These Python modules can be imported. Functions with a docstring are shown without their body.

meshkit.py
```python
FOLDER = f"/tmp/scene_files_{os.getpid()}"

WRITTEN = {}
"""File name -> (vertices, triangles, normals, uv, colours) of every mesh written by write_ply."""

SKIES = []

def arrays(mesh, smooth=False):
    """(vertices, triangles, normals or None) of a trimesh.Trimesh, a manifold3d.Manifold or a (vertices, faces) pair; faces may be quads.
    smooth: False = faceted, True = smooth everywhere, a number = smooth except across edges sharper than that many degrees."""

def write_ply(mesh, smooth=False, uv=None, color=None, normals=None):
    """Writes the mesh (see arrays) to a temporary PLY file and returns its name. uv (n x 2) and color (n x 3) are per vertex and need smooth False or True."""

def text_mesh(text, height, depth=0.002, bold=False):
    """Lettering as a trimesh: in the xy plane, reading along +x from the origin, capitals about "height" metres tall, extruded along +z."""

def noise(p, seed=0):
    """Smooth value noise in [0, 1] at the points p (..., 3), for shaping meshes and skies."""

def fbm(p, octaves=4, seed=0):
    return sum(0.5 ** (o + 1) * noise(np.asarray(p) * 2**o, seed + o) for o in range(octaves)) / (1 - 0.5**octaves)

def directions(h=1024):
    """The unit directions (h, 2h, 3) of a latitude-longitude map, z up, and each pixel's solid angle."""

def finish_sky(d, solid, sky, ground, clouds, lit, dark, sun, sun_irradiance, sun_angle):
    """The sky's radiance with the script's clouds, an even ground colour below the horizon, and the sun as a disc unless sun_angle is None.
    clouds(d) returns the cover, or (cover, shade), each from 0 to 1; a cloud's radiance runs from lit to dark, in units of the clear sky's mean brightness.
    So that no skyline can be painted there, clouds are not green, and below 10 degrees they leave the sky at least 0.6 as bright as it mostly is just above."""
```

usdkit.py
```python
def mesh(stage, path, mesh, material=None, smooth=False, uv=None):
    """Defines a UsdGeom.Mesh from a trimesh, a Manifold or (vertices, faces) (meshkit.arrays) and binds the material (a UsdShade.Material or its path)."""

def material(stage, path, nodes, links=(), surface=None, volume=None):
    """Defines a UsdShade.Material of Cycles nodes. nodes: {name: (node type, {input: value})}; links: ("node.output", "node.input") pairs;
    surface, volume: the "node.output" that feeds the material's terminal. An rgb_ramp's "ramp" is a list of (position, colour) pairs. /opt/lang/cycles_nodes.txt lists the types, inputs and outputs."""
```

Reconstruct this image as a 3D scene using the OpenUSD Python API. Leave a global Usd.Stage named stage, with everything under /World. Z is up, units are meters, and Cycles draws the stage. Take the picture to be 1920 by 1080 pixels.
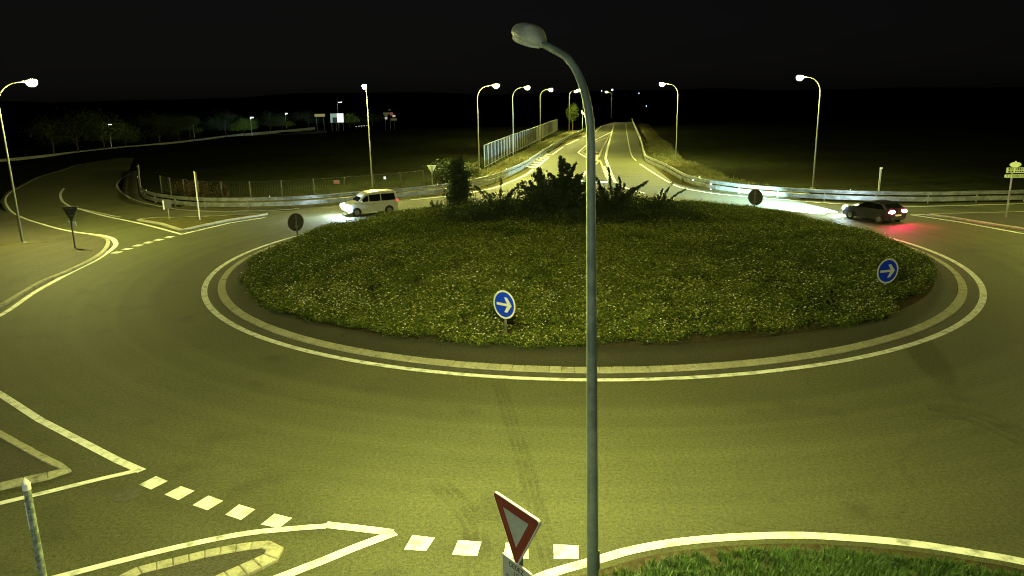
import math, numpy as np, trimesh, usdkit, meshkit
from pxr import Usd, UsdGeom, UsdLux, UsdShade, Gf, Sdf, Vt
import shapely
from shapely.geometry import Polygon, LineString, Point

stage = Usd.Stage.CreateInMemory()
UsdGeom.SetStageUpAxis(stage, 'Z')
UsdGeom.SetStageMetersPerUnit(stage, 1.0)
W = '/World'
UsdGeom.Xform.Define(stage, W)
stage.SetDefaultPrim(stage.GetPrimAtPath(W))

# ------------------------------------------------------------------ camera
CAM_H, PITCH, ROLL, FPX = 9.0, 0.244019, -0.0180435, 1438.985     # metres, radians, radians, focal length for a 1920 wide picture
EXPOSURE = 0.0
LAMP = 4000.0            # radiance of a street lamp's glass at the roundabout
LAMP_ROAD = 6200.0       # and along the far road
LAMP_COL = (1.0, 0.99, 0.26)
SKY_STRENGTH = 0.0008
HAZE = 0.0
cp, sp, cr, sr = math.cos(PITCH), math.sin(PITCH), math.cos(ROLL), math.sin(ROLL)
FW, UP0, RT0 = np.array([0, cp, -sp]), np.array([0, sp, cp]), np.array([1.0, 0, 0])
RT, UP = cr * RT0 + sr * UP0, -sr * RT0 + cr * UP0
cam = UsdGeom.Camera.Define(stage, W + '/camera')
cam.CreateHorizontalApertureAttr(36.0)
cam.CreateVerticalApertureAttr(36.0 * 9 / 16)
cam.CreateFocalLengthAttr(36.0 * FPX / 1920)
cam.CreateClippingRangeAttr(Gf.Vec2f(0.1, 5000))
cam.CreateExposureAttr(EXPOSURE)
m4 = np.eye(4); m4[0, :3], m4[1, :3], m4[2, :3], m4[3, :3] = RT, UP, -FW, (0, 0, CAM_H)
cam.AddTransformOp().Set(Gf.Matrix4d(*map(float, m4.ravel())))

# ------------------------------------------------------------------ sky (a moonless night: the sky alone, far below its daytime strength)
usdkit.material(stage, W + '/Looks/night_sky', {
    'sky': ('sky_texture', {'sky_type': 'single_scattering', 'sun_disc': False, 'sun_elevation': 0.12, 'sun_rotation': 2.8}),
    'hue': ('hsv', {'saturation': 0.25, 'value': 1.0, 'fac': 1.0}),
    'bg': ('background_shader', {'strength': SKY_STRENGTH})},
    [('sky.color', 'hue.color'), ('hue.color', 'bg.color')], surface='bg.background')
dome = UsdLux.DomeLight.Define(stage, W + '/sky')
UsdShade.MaterialBindingAPI.Apply(dome.GetPrim()).Bind(UsdShade.Material.Get(stage, W + '/Looks/night_sky'))
dome.GetPrim().SetCustomDataByKey('kind', 'structure')
dome.GetPrim().SetCustomDataByKey('label', 'black night sky over the whole place')
dome.GetPrim().SetCustomDataByKey('category', 'sky')

# ------------------------------------------------------------------ helpers
def ray(px, py):
    return FW + (px - 960) / FPX * RT - (py - 540) / FPX * UP
def G(px, py, z=0.0):                       # where the line of sight through a measured point meets height z
    d = ray(px, py); t = (z - CAM_H) / d[2]
    return np.array([d[0] * t, d[1] * t])
def GL(pts, z=0.0):
    return np.array([G(a, b, z) for a, b in pts])
def at_depth(px, py, y):
    d = ray(px, py); t = y / d[1]
    return np.array([0, 0, CAM_H]) + d * t

used = {}
def path(parent, name):
    k = (parent, name); n = used.get(k, 0); used[k] = n + 1
    return f'{parent}/{name}' if n == 0 else f'{parent}/{name}_{n:03d}'
def tag(p, label=None, cat=None, group=None, kind=None):
    p = p.GetPrim() if hasattr(p, 'GetPrim') else p
    for k, v in (('label', label), ('category', cat), ('group', group), ('kind', kind)):
        if v: p.SetCustomDataByKey(k, v)
    return p
def thing(name, label, cat, loc=(0, 0, 0), rz=0.0, group=None, kind=None):
    x = UsdGeom.Xform.Define(stage, path(W, name))
    x.AddTranslateOp().Set(Gf.Vec3d(*map(float, loc))); x.AddRotateZOp().Set(math.degrees(rz))
    return tag(x, label, cat, group, kind)
def part(parent, name, mesh, mat, smooth=False, label=None):
    pp = W if parent is None else str(parent.GetPath())
    p = usdkit.mesh(stage, path(pp, name), mesh, M[mat], smooth=smooth).GetPrim()
    if label: p.SetCustomDataByKey('label', label)
    return p
def copy_of(src, loc, rz, label, group=None):
    name = src.GetName().rsplit('_0', 1)[0]
    was = src.GetCustomData()
    x = UsdGeom.Xform.Define(stage, path(W, name))
    x.GetPrim().GetReferences().AddInternalReference(src.GetPath())
    x.ClearXformOpOrder()
    t = x.GetPrim().GetAttribute('xformOp:translate'); r = x.GetPrim().GetAttribute('xformOp:rotateZ')
    UsdGeom.XformOp(t).Set(Gf.Vec3d(*map(float, loc))); UsdGeom.XformOp(r).Set(math.degrees(rz))
    x.SetXformOpOrder([UsdGeom.XformOp(t), UsdGeom.XformOp(r)])
    p = x.GetPrim(); p.SetInstanceable(True)
    return tag(p, label, was['category'], group or was.get('group'))
rng = np.random.default_rng(7)

# ------------------------------------------------------------------ materials
M = {}
def mat(key, c1, c2=None, scale=8.0, rough=0.6, detail=6.0, nrough=0.7, bump=0.0, bscale=None, metal=0.0, spec=0.5, lo=0.35, hi=0.65, coord='position', rnd=0.0, trans=None, c3=None, scale2=0.3, lo2=0.42, hi2=0.6):
    c2 = c2 or c1
    nodes = {'geo': ('geometry', {}) if coord == 'position' else ('texture_coordinate', {}),
             'n': ('noise_texture', {'scale': scale, 'detail': detail, 'roughness': nrough}),
             'r': ('rgb_ramp', {'ramp': [(lo, c1), (hi, c2)]}),
             'p': ('principled_bsdf', {'roughness': rough, 'metallic': metal, 'specular_ior_level': spec})}
    src = 'geo.position' if coord == 'position' else 'geo.object'
    links = [(src, 'n.vector'), ('n.fac', 'r.fac')]
    col = 'r.color'
    if c3:
        nodes['n3'] = ('noise_texture', {'scale': scale2, 'detail': 5.0, 'roughness': 0.6})
        nodes['r3'] = ('rgb_ramp', {'ramp': [(lo2, (0, 0, 0)), (hi2, (1, 1, 1))]})
        nodes['mx'] = ('mix', {'color2': c3})
        links += [(src, 'n3.vector'), ('n3.fac', 'r3.fac'), ('r3.color', 'mx.fac'), (col, 'mx.color1')]
        col = 'mx.color'
    if rnd:
        nodes['oi'] = ('object_info', {})
        nodes['mr'] = ('map_range', {'to_min': 1 - rnd, 'to_max': 1 + rnd, 'from_max': 1.0})
        nodes['hv'] = ('hsv', {'fac': 1.0})
        links += [('oi.random', 'mr.value'), ('mr.result', 'hv.value'), (col, 'hv.color')]
        col = 'hv.color'
    links.append((col, 'p.base_color'))
    if bump:
        nodes['nb'] = ('noise_texture', {'scale': bscale or scale, 'detail': 4.0, 'roughness': 0.7})
        nodes['b'] = ('bump', {'strength': bump, 'distance': 0.01})
        links += [(src, 'nb.vector'), ('nb.fac', 'b.height'), ('b.normal', 'p.normal')]
    surf = 'p.BSDF'
    if trans:
        nodes['tr'] = ('translucent_bsdf', {'color': trans}); nodes['ms'] = ('mix_closure', {'fac': 0.3})
        links += [('p.BSDF', 'ms.closure1'), ('tr.BSDF', 'ms.closure2')]
        surf = 'ms.closure'
    M[key] = usdkit.material(stage, W + '/Looks/' + key, nodes, links, surface=surf)
def glow(key, col, strength):
    M[key] = usdkit.material(stage, W + '/Looks/' + key, {'e': ('emission', {'color': col, 'strength': strength})}, [], surface='e.emission')

CX, CY = 3.8285, 43.7559                     # middle of the roundabout, for the wheel-polished bands
def asphalt(key, base, patch, grain=(0.05, 2.3)):
    # aggregate grain at several sizes, broad worn patches, a few dark sealed cracks and stains
    lo, hi = grain
    nodes = {'g': ('geometry', {}),
        'a': ('noise_texture', {'scale': 38.0, 'detail': 3.0, 'roughness': 0.8}),
        'a2': ('noise_texture', {'scale': 11.0, 'detail': 6.0, 'roughness': 0.85}),
        'am': ('math', {'math_type': 'add'}), 
        'ar': ('map_range', {'from_min': 0.72, 'from_max': 1.28, 'to_min': lo, 'to_max': hi, 'clamp': True}),
        'w': ('noise_texture', {'scale': 0.13, 'detail': 5.0, 'roughness': 0.6, 'distortion': 0.6}),
        'wr': ('rgb_ramp', {'ramp': [(0.3, base), (0.7, patch)]}),
        'st': ('noise_texture', {'scale': 0.55, 'detail': 4.0, 'roughness': 0.55}),
        'sr': ('map_range', {'from_min': 0.28, 'from_max': 0.42, 'to_min': 0.72, 'to_max': 1.0, 'clamp': True}),
        'vd': ('noise_texture', {'scale': 0.35, 'detail': 3.0}),
        'vm': ('vector_math', {'math_type': 'multiply_add', 'vector2': (2.2, 2.2, 0)}),
        'v': ('voronoi_texture', {'feature': 'distance_to_edge', 'scale': 0.085}),
        'vr': ('map_range', {'from_min': 0.0, 'from_max': 0.0035, 'to_min': 0.85, 'to_max': 1.0, 'clamp': True}),
        'rc': ('vector_math', {'math_type': 'subtract', 'vector2': (float(CX), float(CY), 0)}), 'rl': ('vector_math', {'math_type': 'length'}),
        'rw': ('noise_texture', {'dimensions': '1D', 'scale': 0.75, 'detail': 2.0}), 'rr': ('map_range', {'from_min': 0.3, 'from_max': 0.7, 'to_min': 0.86, 'to_max': 1.10, 'clamp': True}), 'm3': ('math', {'math_type': 'multiply'}),
        'm1': ('math', {'math_type': 'multiply'}), 'm2': ('math', {'math_type': 'multiply'}),
        'h': ('hsv', {'fac': 1.0}),
        'b': ('bump', {'strength': 0.25, 'distance': 0.006}),
        'p': ('principled_bsdf', {'roughness': 0.78, 'specular_ior_level': 0.35})}
    links = [('g.position', x + '.vector') for x in ('a', 'a2', 'w', 'st', 'vd')] + [
        ('vd.color', 'vm.vector1'), ('g.position', 'vm.vector3'), ('vm.vector', 'v.vector'), ('v.distance', 'vr.value'),
        ('a.fac', 'am.value1'), ('a2.fac', 'am.value2'), ('am.value', 'ar.value'), ('w.fac', 'wr.fac'), ('st.fac', 'sr.value'),
        ('ar.result', 'm1.value1'), ('sr.result', 'm1.value2'), ('m1.value', 'm2.value1'), ('vr.result', 'm2.value2'),
        ('g.position', 'rc.vector1'), ('rc.vector', 'rl.vector1'), ('rl.value', 'rw.w'), ('rw.fac', 'rr.value'), ('m2.value', 'm3.value1'), ('rr.result', 'm3.value2'),
        ('wr.color', 'h.color'), ('m3.value', 'h.value'), ('h.color', 'p.base_color'), ('a.fac', 'b.height'), ('b.normal', 'p.normal')]
    M[key] = usdkit.material(stage, W + '/Looks/' + key, nodes, links, surface='p.BSDF')

asphalt('asphalt', (0.052, 0.055, 0.025), (0.068, 0.071, 0.032))
asphalt('apron', (0.040, 0.040, 0.026), (0.056, 0.053, 0.034))
asphalt('pavement', (0.046, 0.043, 0.028), (0.066, 0.060, 0.040))
mat('paint', (0.62, 0.62, 0.58), (0.80, 0.80, 0.77), scale=9, rough=0.55, lo=0.25, hi=0.5, c3=(0.26, 0.26, 0.23), scale2=3.1, lo2=0.48, hi2=0.70)
mat('worn_paint', (0.34, 0.34, 0.30), (0.60, 0.60, 0.55), scale=6, rough=0.6, c3=(0.14, 0.14, 0.12), scale2=1.7, lo2=0.5, hi2=0.72)
mat('kerb_stone', (0.26, 0.25, 0.18), (0.42, 0.40, 0.29), scale=14, rough=0.8, bump=0.5, bscale=40, rnd=0.10, c3=(0.12, 0.12, 0.08), scale2=3.0, lo2=0.55, hi2=0.75)
mat('joint', (0.05, 0.05, 0.04), (0.09, 0.085, 0.06), scale=6, rough=0.95)
mat('earth', (0.035, 0.030, 0.018), (0.075, 0.062, 0.036), scale=5, rough=0.95, bump=0.6, spec=0.0)
mat('field', (0.012, 0.016, 0.007), (0.026, 0.031, 0.013), scale=0.6, rough=0.95, c3=(0.016, 0.016, 0.009), scale2=0.05, spec=0.0)
mat('verge', (0.055, 0.060, 0.022), (0.11, 0.105, 0.045), scale=1.5, rough=0.95, bump=0.8, bscale=9, c3=(0.10, 0.085, 0.04), scale2=0.4, spec=0.0)
mat('leaf', (0.064, 0.112, 0.017), (0.175, 0.220, 0.040), scale=3, rough=0.65, spec=0.15, rnd=0.35, trans=(0.05, 0.09, 0.02), coord='position')
mat('leaf_light', (0.30, 0.32, 0.045), (0.54, 0.53, 0.13), scale=3, rough=0.6, spec=0.15, rnd=0.35, trans=(0.10, 0.13, 0.03))  # lamp highlights on the leaves, put into a pale leaf colour
mat('leaf_brown', (0.10, 0.075, 0.030), (0.17, 0.12, 0.045), scale=3, rough=0.6, rnd=0.3)
mat('vine_leaf', (0.045, 0.034, 0.014), (0.085, 0.060, 0.022), scale=3, rough=0.7, spec=0.1)
mat('flower', (0.66, 0.65, 0.52), (0.8, 0.8, 0.7), scale=4, rough=0.6, rnd=0.2)
mat('shrub_leaf', (0.022, 0.036, 0.014), (0.05, 0.07, 0.026), scale=4, rough=0.55, trans=(0.03, 0.05, 0.012))
mat('twig', (0.045, 0.035, 0.022), (0.08, 0.06, 0.04), scale=12, rough=0.9)
mat('grass_blade', (0.045, 0.10, 0.018), (0.09, 0.17, 0.035), scale=2.5, rough=0.5, rnd=0.3, trans=(0.06, 0.12, 0.02))
mat('dry_grass', (0.065, 0.085, 0.025), (0.135, 0.14, 0.05), scale=0.8, rough=0.7, rnd=0.3, trans=(0.10, 0.09, 0.03))
mat('galvanised', (0.24, 0.26, 0.25), (0.40, 0.42, 0.40), scale=5, rough=0.42, metal=0.55, bump=0.05, c3=(0.20, 0.21, 0.19), scale2=1.5)
mat('green_grey_paint', (0.27, 0.33, 0.265), (0.36, 0.43, 0.34), scale=7, rough=0.5, c3=(0.20, 0.25, 0.20), scale2=2.0)
mat('lamp_shell', (0.66, 0.70, 0.54), (0.78, 0.80, 0.64), scale=9, rough=0.45, c3=(0.48, 0.51, 0.38), scale2=4.0)
mat('lamp_pole', (0.09, 0.095, 0.075), (0.14, 0.145, 0.12), scale=6, rough=0.5)
mat('weathered_white', (0.30, 0.34, 0.26), (0.11, 0.15, 0.10), scale=9, rough=0.7, lo=0.42, hi=0.55, bump=0.3)
mat('sign_red', (0.20, 0.010, 0.016), (0.26, 0.014, 0.022), scale=9, rough=0.45)
mat('sign_white', (0.70, 0.71, 0.68), (0.80, 0.80, 0.77), scale=6, rough=0.4)
mat('sign_grey', (0.42, 0.46, 0.40), (0.52, 0.55, 0.48), scale=6, rough=0.5)
mat('sign_blue', (0.004, 0.045, 0.85), (0.005, 0.055, 0.92), scale=4, rough=0.4)
mat('fence_grey', (0.05, 0.055, 0.045), (0.085, 0.09, 0.08), scale=5, rough=0.6)
mat('sign_back', (0.060, 0.060, 0.052), (0.10, 0.10, 0.085), scale=6, rough=0.55, metal=0.2)
mat('sign_yellow', (0.42, 0.40, 0.16), (0.52, 0.48, 0.22), scale=4, rough=0.5)
mat('sign_green', (0.35, 0.44, 0.26), (0.46, 0.55, 0.34), scale=4, rough=0.5)
mat('ink', (0.012, 0.012, 0.012), rough=0.5)
mat('rubber', (0.012, 0.012, 0.012), (0.02, 0.02, 0.02), scale=20, rough=0.85)
mat('rim_metal', (0.30, 0.30, 0.31), (0.42, 0.42, 0.43), rough=0.35, metal=0.8)
mat('car_cream', (0.62, 0.61, 0.55), (0.66, 0.65, 0.58), rough=0.3, scale=1)
mat('car_dark', (0.018, 0.017, 0.020), (0.026, 0.025, 0.028), rough=0.25, scale=1)
mat('car_plastic', (0.02, 0.02, 0.02), rough=0.6)
mat('car_glass', (0.008, 0.010, 0.012), rough=0.06, spec=0.8)
mat('pink_plate', (0.42, 0.17, 0.16), (0.5, 0.22, 0.2), rough=0.5)
mat('hill', (0.010, 0.013, 0.008), (0.018, 0.022, 0.012), scale=0.02, rough=1.0, spec=0.0)
mat('bark', (0.05, 0.04, 0.03), (0.09, 0.07, 0.05), scale=8, rough=0.95)
mat('wall_grey', (0.18, 0.19, 0.18), (0.27, 0.28, 0.26), scale=0.5, rough=0.85)
glow('lamp_glow', LAMP_COL, LAMP)
glow('lamp_glow_near', (0.98, 1.0, 0.29), 17500.0)
glow('lamp_glow_road', LAMP_COL, LAMP_ROAD)
glow('lamp_glow_white', (0.86, 1.0, 0.80), 2600.0)
glow('path_glow', (0.85, 0.95, 1.0), 110.0)
glow('head_glow', (0.62, 0.82, 1.0), 1100.0)
glow('tail_glow', (1.0, 0.05, 0.13), 480.0)
glow('tail_dim', (1.0, 0.05, 0.1), 3.0)
glow('screen_white', (0.92, 1.0, 0.97), 1.15)
glow('screen_green', (0.55, 0.85, 0.66), 0.42)
glow('panel_yellow', (0.85, 0.78, 0.30), 0.28)
glow('spot_blue', (0.45, 0.6, 1.0), 2.2)
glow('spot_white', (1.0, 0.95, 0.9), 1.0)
M['tyre_stain'] = usdkit.material(stage, W + '/Looks/tyre_stain', {
    'g': ('geometry', {}), 'n': ('noise_texture', {'scale': 1.3, 'detail': 7.0, 'roughness': 0.75}),
    'r': ('map_range', {'from_min': 0.35, 'from_max': 0.75, 'to_min': 0.0, 'to_max': 0.24, 'clamp': True}),
    't': ('transparent_bsdf', {}), 'd': ('diffuse_bsdf', {'color': (0.030, 0.027, 0.020)}), 'm': ('mix_closure', {})},
    [('g.position', 'n.vector'), ('n.fac', 'r.value'), ('r.result', 'm.fac'), ('t.BSDF', 'm.closure1'), ('d.BSDF', 'm.closure2')], surface='m.closure')

# ------------------------------------------------------------------ mesh helpers
def cat(ms):
    return trimesh.util.concatenate([m if isinstance(m, trimesh.Trimesh) else trimesh.Trimesh(*m, process=False) for m in ms])
def blob_(r):
    return trimesh.creation.icosphere(1, r)
def box(cx, cy, cz, sx, sy, sz):
    m = trimesh.creation.box((sx, sy, sz)); m.apply_translation((cx, cy, cz)); return m
def catmull(p, n=6):
    p = np.asarray(p, float)
    if len(p) < 3: return p
    q = np.vstack([2 * p[0] - p[1], p, 2 * p[-1] - p[-2]]); out = []
    for i in range(1, len(q) - 2):
        for t in np.arange(n) / n:
            a, b, c, d = q[i - 1], q[i], q[i + 1], q[i + 2]
            out.append(0.5 * (2 * b + (c - a) * t + (2 * a - 5 * b + 4 * c - d) * t * t + (3 * b - a - 3 * c + d) * t ** 3))
    return np.array(out + [p[-1]])
def resample(p, step):
    p = np.asarray(p, float); s = np.r_[0, np.cumsum(np.linalg.norm(np.diff(p, axis=0), axis=1))]
    n = max(2, int(round(s[-1] / step)) + 1); t = np.linspace(0, s[-1], n)
    return np.stack([np.interp(t, s, p[:, k]) for k in range(p.shape[1])], 1)
def normals2(p, closed=False):
    t = np.roll(p, -1, 0) - np.roll(p, 1, 0) if closed else np.gradient(p, axis=0)
    t /= np.linalg.norm(t, axis=1, keepdims=True) + 1e-12
    return np.stack([-t[:, 1], t[:, 0]], 1)                     # to the left of travel
def tube(pts, radii, sides=8, capped=True):
    p = np.asarray(pts, float); r = np.broadcast_to(np.asarray(radii, float), (len(p),))
    t = np.gradient(p, axis=0); t /= np.linalg.norm(t, axis=1, keepdims=True) + 1e-12
    a = np.cross(t[0], [0, 0, 1.0] if abs(t[0, 2]) < 0.9 else [1.0, 0, 0]); a /= np.linalg.norm(a)
    A = []
    for k in range(len(p)):
        a = a - t[k] * (a @ t[k]); a /= np.linalg.norm(a); A.append(a)
    A = np.array(A); B = np.cross(t, A); an = np.arange(sides) * 2 * np.pi / sides
    v = (p[:, None] + r[:, None, None] * (np.cos(an)[None, :, None] * A[:, None] + np.sin(an)[None, :, None] * B[:, None])).reshape(-1, 3)
    f = []
    for i in range(len(p) - 1):
        for j in range(sides):
            k = (j + 1) % sides
            f += [[i * sides + j, i * sides + k, (i + 1) * sides + k], [i * sides + j, (i + 1) * sides + k, (i + 1) * sides + j]]
    if capped:
        n = len(v); v = np.vstack([v, p[0], p[-1]]); e = (len(p) - 1) * sides
        for j in range(sides):
            k = (j + 1) % sides
            f += [[n, k, j], [n + 1, e + j, e + k]]
    return trimesh.Trimesh(v, np.array(f), process=False)
def ribbon(p, w, z=0.004, closed=False, dz=None):
    p = np.asarray(p, float); n = normals2(p, closed); w = np.broadcast_to(np.asarray(w, float), (len(p),))[:, None]
    zz = np.full(len(p), z)
    v = np.vstack([np.c_[p + n * w / 2, zz], np.c_[p - n * w / 2, zz]]); k = len(p); f = []
    for i in range(k if closed else k - 1):
        j = (i + 1) % k
        f += [[i, k + i, k + j], [i, k + j, j]]
    return trimesh.Trimesh(v, np.array(f), process=False)
def flat(poly, z):
    out = []
    for g in getattr(poly, 'geoms', [poly]):
        if g.is_empty: continue
        v, f = trimesh.creation.triangulate_polygon(g, engine='earcut')
        m = trimesh.Trimesh(np.c_[v, np.full(len(v), z)], f, process=False)
        if m.face_normals[:, 2].mean() < 0: m.invert()
        out.append(m)
    return cat(out)
def slab(poly, z0, z1):
    out = []
    for g in getattr(poly, 'geoms', [poly]):
        m = trimesh.creation.extrude_polygon(g, z1 - z0, engine='earcut'); m.apply_translation((0, 0, z0)); out.append(m)
    return cat(out)
def sweep(p3, prof, closed=False):
    """prof (k x 2): offsets to the left and up, swept along p3 (x, y, z)."""
    p3 = np.asarray(p3, float); n = normals2(p3[:, :2], closed); prof = np.asarray(prof, float); k = len(prof)
    v = np.stack([np.c_[p3[:, :2] + n * o, p3[:, 2] + h] for o, h in prof], 1).reshape(-1, 3); f = []
    N = len(p3)
    for i in range(N if closed else N - 1):
        a, b = i, (i + 1) % N
        for j in range(k):
            c = (j + 1) % k
            f += [[a * k + j, b * k + j, b * k + c], [a * k + j, b * k + c, a * k + c]]
    if not closed:
        for j in range(1, k - 1):
            f += [[0, j, j + 1], [(N - 1) * k, (N - 1) * k + j + 1, (N - 1) * k + j]]
    m = trimesh.Trimesh(v, np.array(f), process=False)
    m.fix_normals(); return m
def kerb_block(a, b, na, nb, w, z0, z1, slope=0.0, gap=0.005, ch=0.02):
    """one kerb stone between centre-line points a and b, chamfered top, narrow joints; slope lowers the outer (right-hand) edge."""
    a, b = np.asarray(a, float), np.asarray(b, float); d = (b - a) / np.linalg.norm(b - a)
    a, b = a + d * gap, b - d * gap
    def ring(inset, z, zr):
        q = []
        for p, n, e in ((a, na, 1), (b, nb, -1)):
            q.append((p + d * e * inset, n, e))
        (pa, n1, _), (pb, n2, _) = q
        L = w / 2 - inset
        return [[*(pa + n1 * L), z], [*(pb + n2 * L), z], [*(pb - n2 * L), zr], [*(pa - n1 * L), zr]]
    v = np.array(ring(0, z0, z0) + ring(0, z1 - ch, z1 - slope - ch) + ring(ch, z1, z1 - slope))
    f = []
    for r in (0, 4):
        for j in range(4):
            k = (j + 1) % 4
            f += [[r + j, r + 4 + j, r + 4 + k], [r + j, r + 4 + k, r + k]]
    f += [[8, 11, 10], [8, 10, 9]]
    m = trimesh.Trimesh(v, np.array(f), process=False)
    m.fix_normals()
    return m
def kerb_line(parent, p, step, w, z0, z1, slope=0.0, closed=False, jitter=0.006, material='kerb_stone'):
    p = resample(np.vstack([p, p[:1]]) if closed else p, step)
    n = normals2(p)
    if closed: n[0] = n[-1] = (n[0] + n[-1]) / np.linalg.norm(n[0] + n[-1])
    for i in range(len(p) - 1):
        j = rng.normal(0, jitter, 2)
        part(parent, 'kerb_stone', kerb_block(p[i], p[i + 1], n[i], n[i + 1], w * (1 + j[0]), z0, z1 + j[1] * 0.6, slope), material)

# ------------------------------------------------------------------ ground
CEN, R_LINE = np.array([3.8285, 43.7559]), 20.25
def terrain_z(x, y):
    z = -0.06 - 0.045 * np.clip(y - 236, 0, 300) - 0.0 * x
    d = np.hypot(x - CEN[0], y - CEN[1])
    out = np.clip((d - 60) / 60, 0, 1)
    bump = (meshkit.fbm(np.stack([x * 0.02, y * 0.02, 0 * x], -1), 4, 3) - 0.5) * 1.6 * out
    near_road = np.exp(-((x - (4 + (y - 80) * 0.17)) / 26) ** 2) * (y > 60)
    return z + bump * (1 - near_road) * (y < 236)
gx = np.r_[np.linspace(-900, -130, 26), np.linspace(-120, 120, 121), np.linspace(130, 900, 26)]
gy = np.r_[np.linspace(-60, 0, 7), np.linspace(4, 260, 129), np.linspace(270, 1400, 40)]
X, Y = np.meshgrid(gx, gy); Z = terrain_z(X, Y)
nx, ny = len(gx), len(gy)
ii, jj = np.meshgrid(np.arange(ny - 1), np.arange(nx - 1), indexing='ij'); a = (ii * nx + jj).ravel()
quad = np.stack([a, a + 1, a + nx + 1, a + nx], 1)
tag(part(None, 'ground', (np.stack([X, Y, Z], -1).reshape(-1, 3), quad), 'field', smooth=True), 'dark grass fields around the roundabout', 'ground', kind='structure')
# a low dark ridge far behind
hx = np.linspace(-1500, 1500, 90); hp = []
prof = 22 + 26 * meshkit.fbm(np.stack([hx * 0.003, 0 * hx, 0 * hx], -1), 4, 9)
for k, (oy, s) in enumerate(((1120, 0.0), (1200, 0.6), (1300, 1.0), (1480, 0.75))):
    hp.append(np.c_[hx, np.full(90, oy), -22 + prof * s])
hv = np.vstack(hp); hf = [[r * 90 + i, r * 90 + i + 1, (r + 1) * 90 + i + 1, (r + 1) * 90 + i] for r in range(3) for i in range(89)]
tag(part(None, 'hills', (hv, np.array(hf)), 'hill', smooth=True), 'dark low hills along the skyline', 'hills', kind='structure')

# ------------------------------------------------------------------ road: measured edges
left_edge = catmull(GL([(-60, 622), (9, 586.5), (67, 547), (131, 512), (181, 487), (210, 467), (217, 458), (213, 449.4), (204, 444.5), (187, 440.6), (166, 438.3), (140, 434.8), (108, 428.4), (76, 419.3), (50, 411), (26, 399.8), (14.6, 388), (10.2, 376.5), (13, 367.7), (22, 359), (38, 351)]))
left_edge_far = catmull(GL([(38, 351), (74, 332), (118.5, 319.4), (148, 309), (222, 297), (300, 287), (400, 273.5), (520, 258.5), (605, 248)]))
right_of_left = catmull(GL([(560, 391), (520, 394), (432, 396), (376, 395.5), (330, 392), (300, 387), (262, 378), (240, 369), (227, 360), (220, 350), (220, 344), (228, 335), (245, 326)]))
far_left_edge = catmull(GL([(770, 375), (850, 366), (920, 354), (953.9, 342.2), (973.3, 333.9), (987.2, 326.9), (999.7, 317.9)]))
far_right_edge = catmull(GL([(1200, 307.5), (1225, 324), (1252.8, 340.8), (1273.6, 350.6), (1301, 356.8), (1350, 364), (1426.7, 370.7), (1516, 378), (1583, 382.6), (1680, 387.2), (1760, 386.2), (1850, 384), (1940, 381)]))
ring = Point(*CEN).buffer(30.6, 96)
south = Polygon([(-70, -6), (70, -6), (70, 36), (20, 44), (-20, 44), (-70, 30)])
lw = GL([(-60, 622), (9, 586.5), (67, 547), (131, 512), (181, 487), (210, 467), (214, 449.4), (187, 440.6), (140, 434.8), (76, 419.3), (26, 399.8), (10.2, 376.5), (22, 359), (74, 332), (148, 309), (300, 287), (400, 272), (400, 262), (330, 271), (250, 286), (236, 318), (212, 344), (218, 362), (262, 380), (330, 393.5), (420, 397), (560, 396), (560, 440), (400, 480), (100, 640)])
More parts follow.
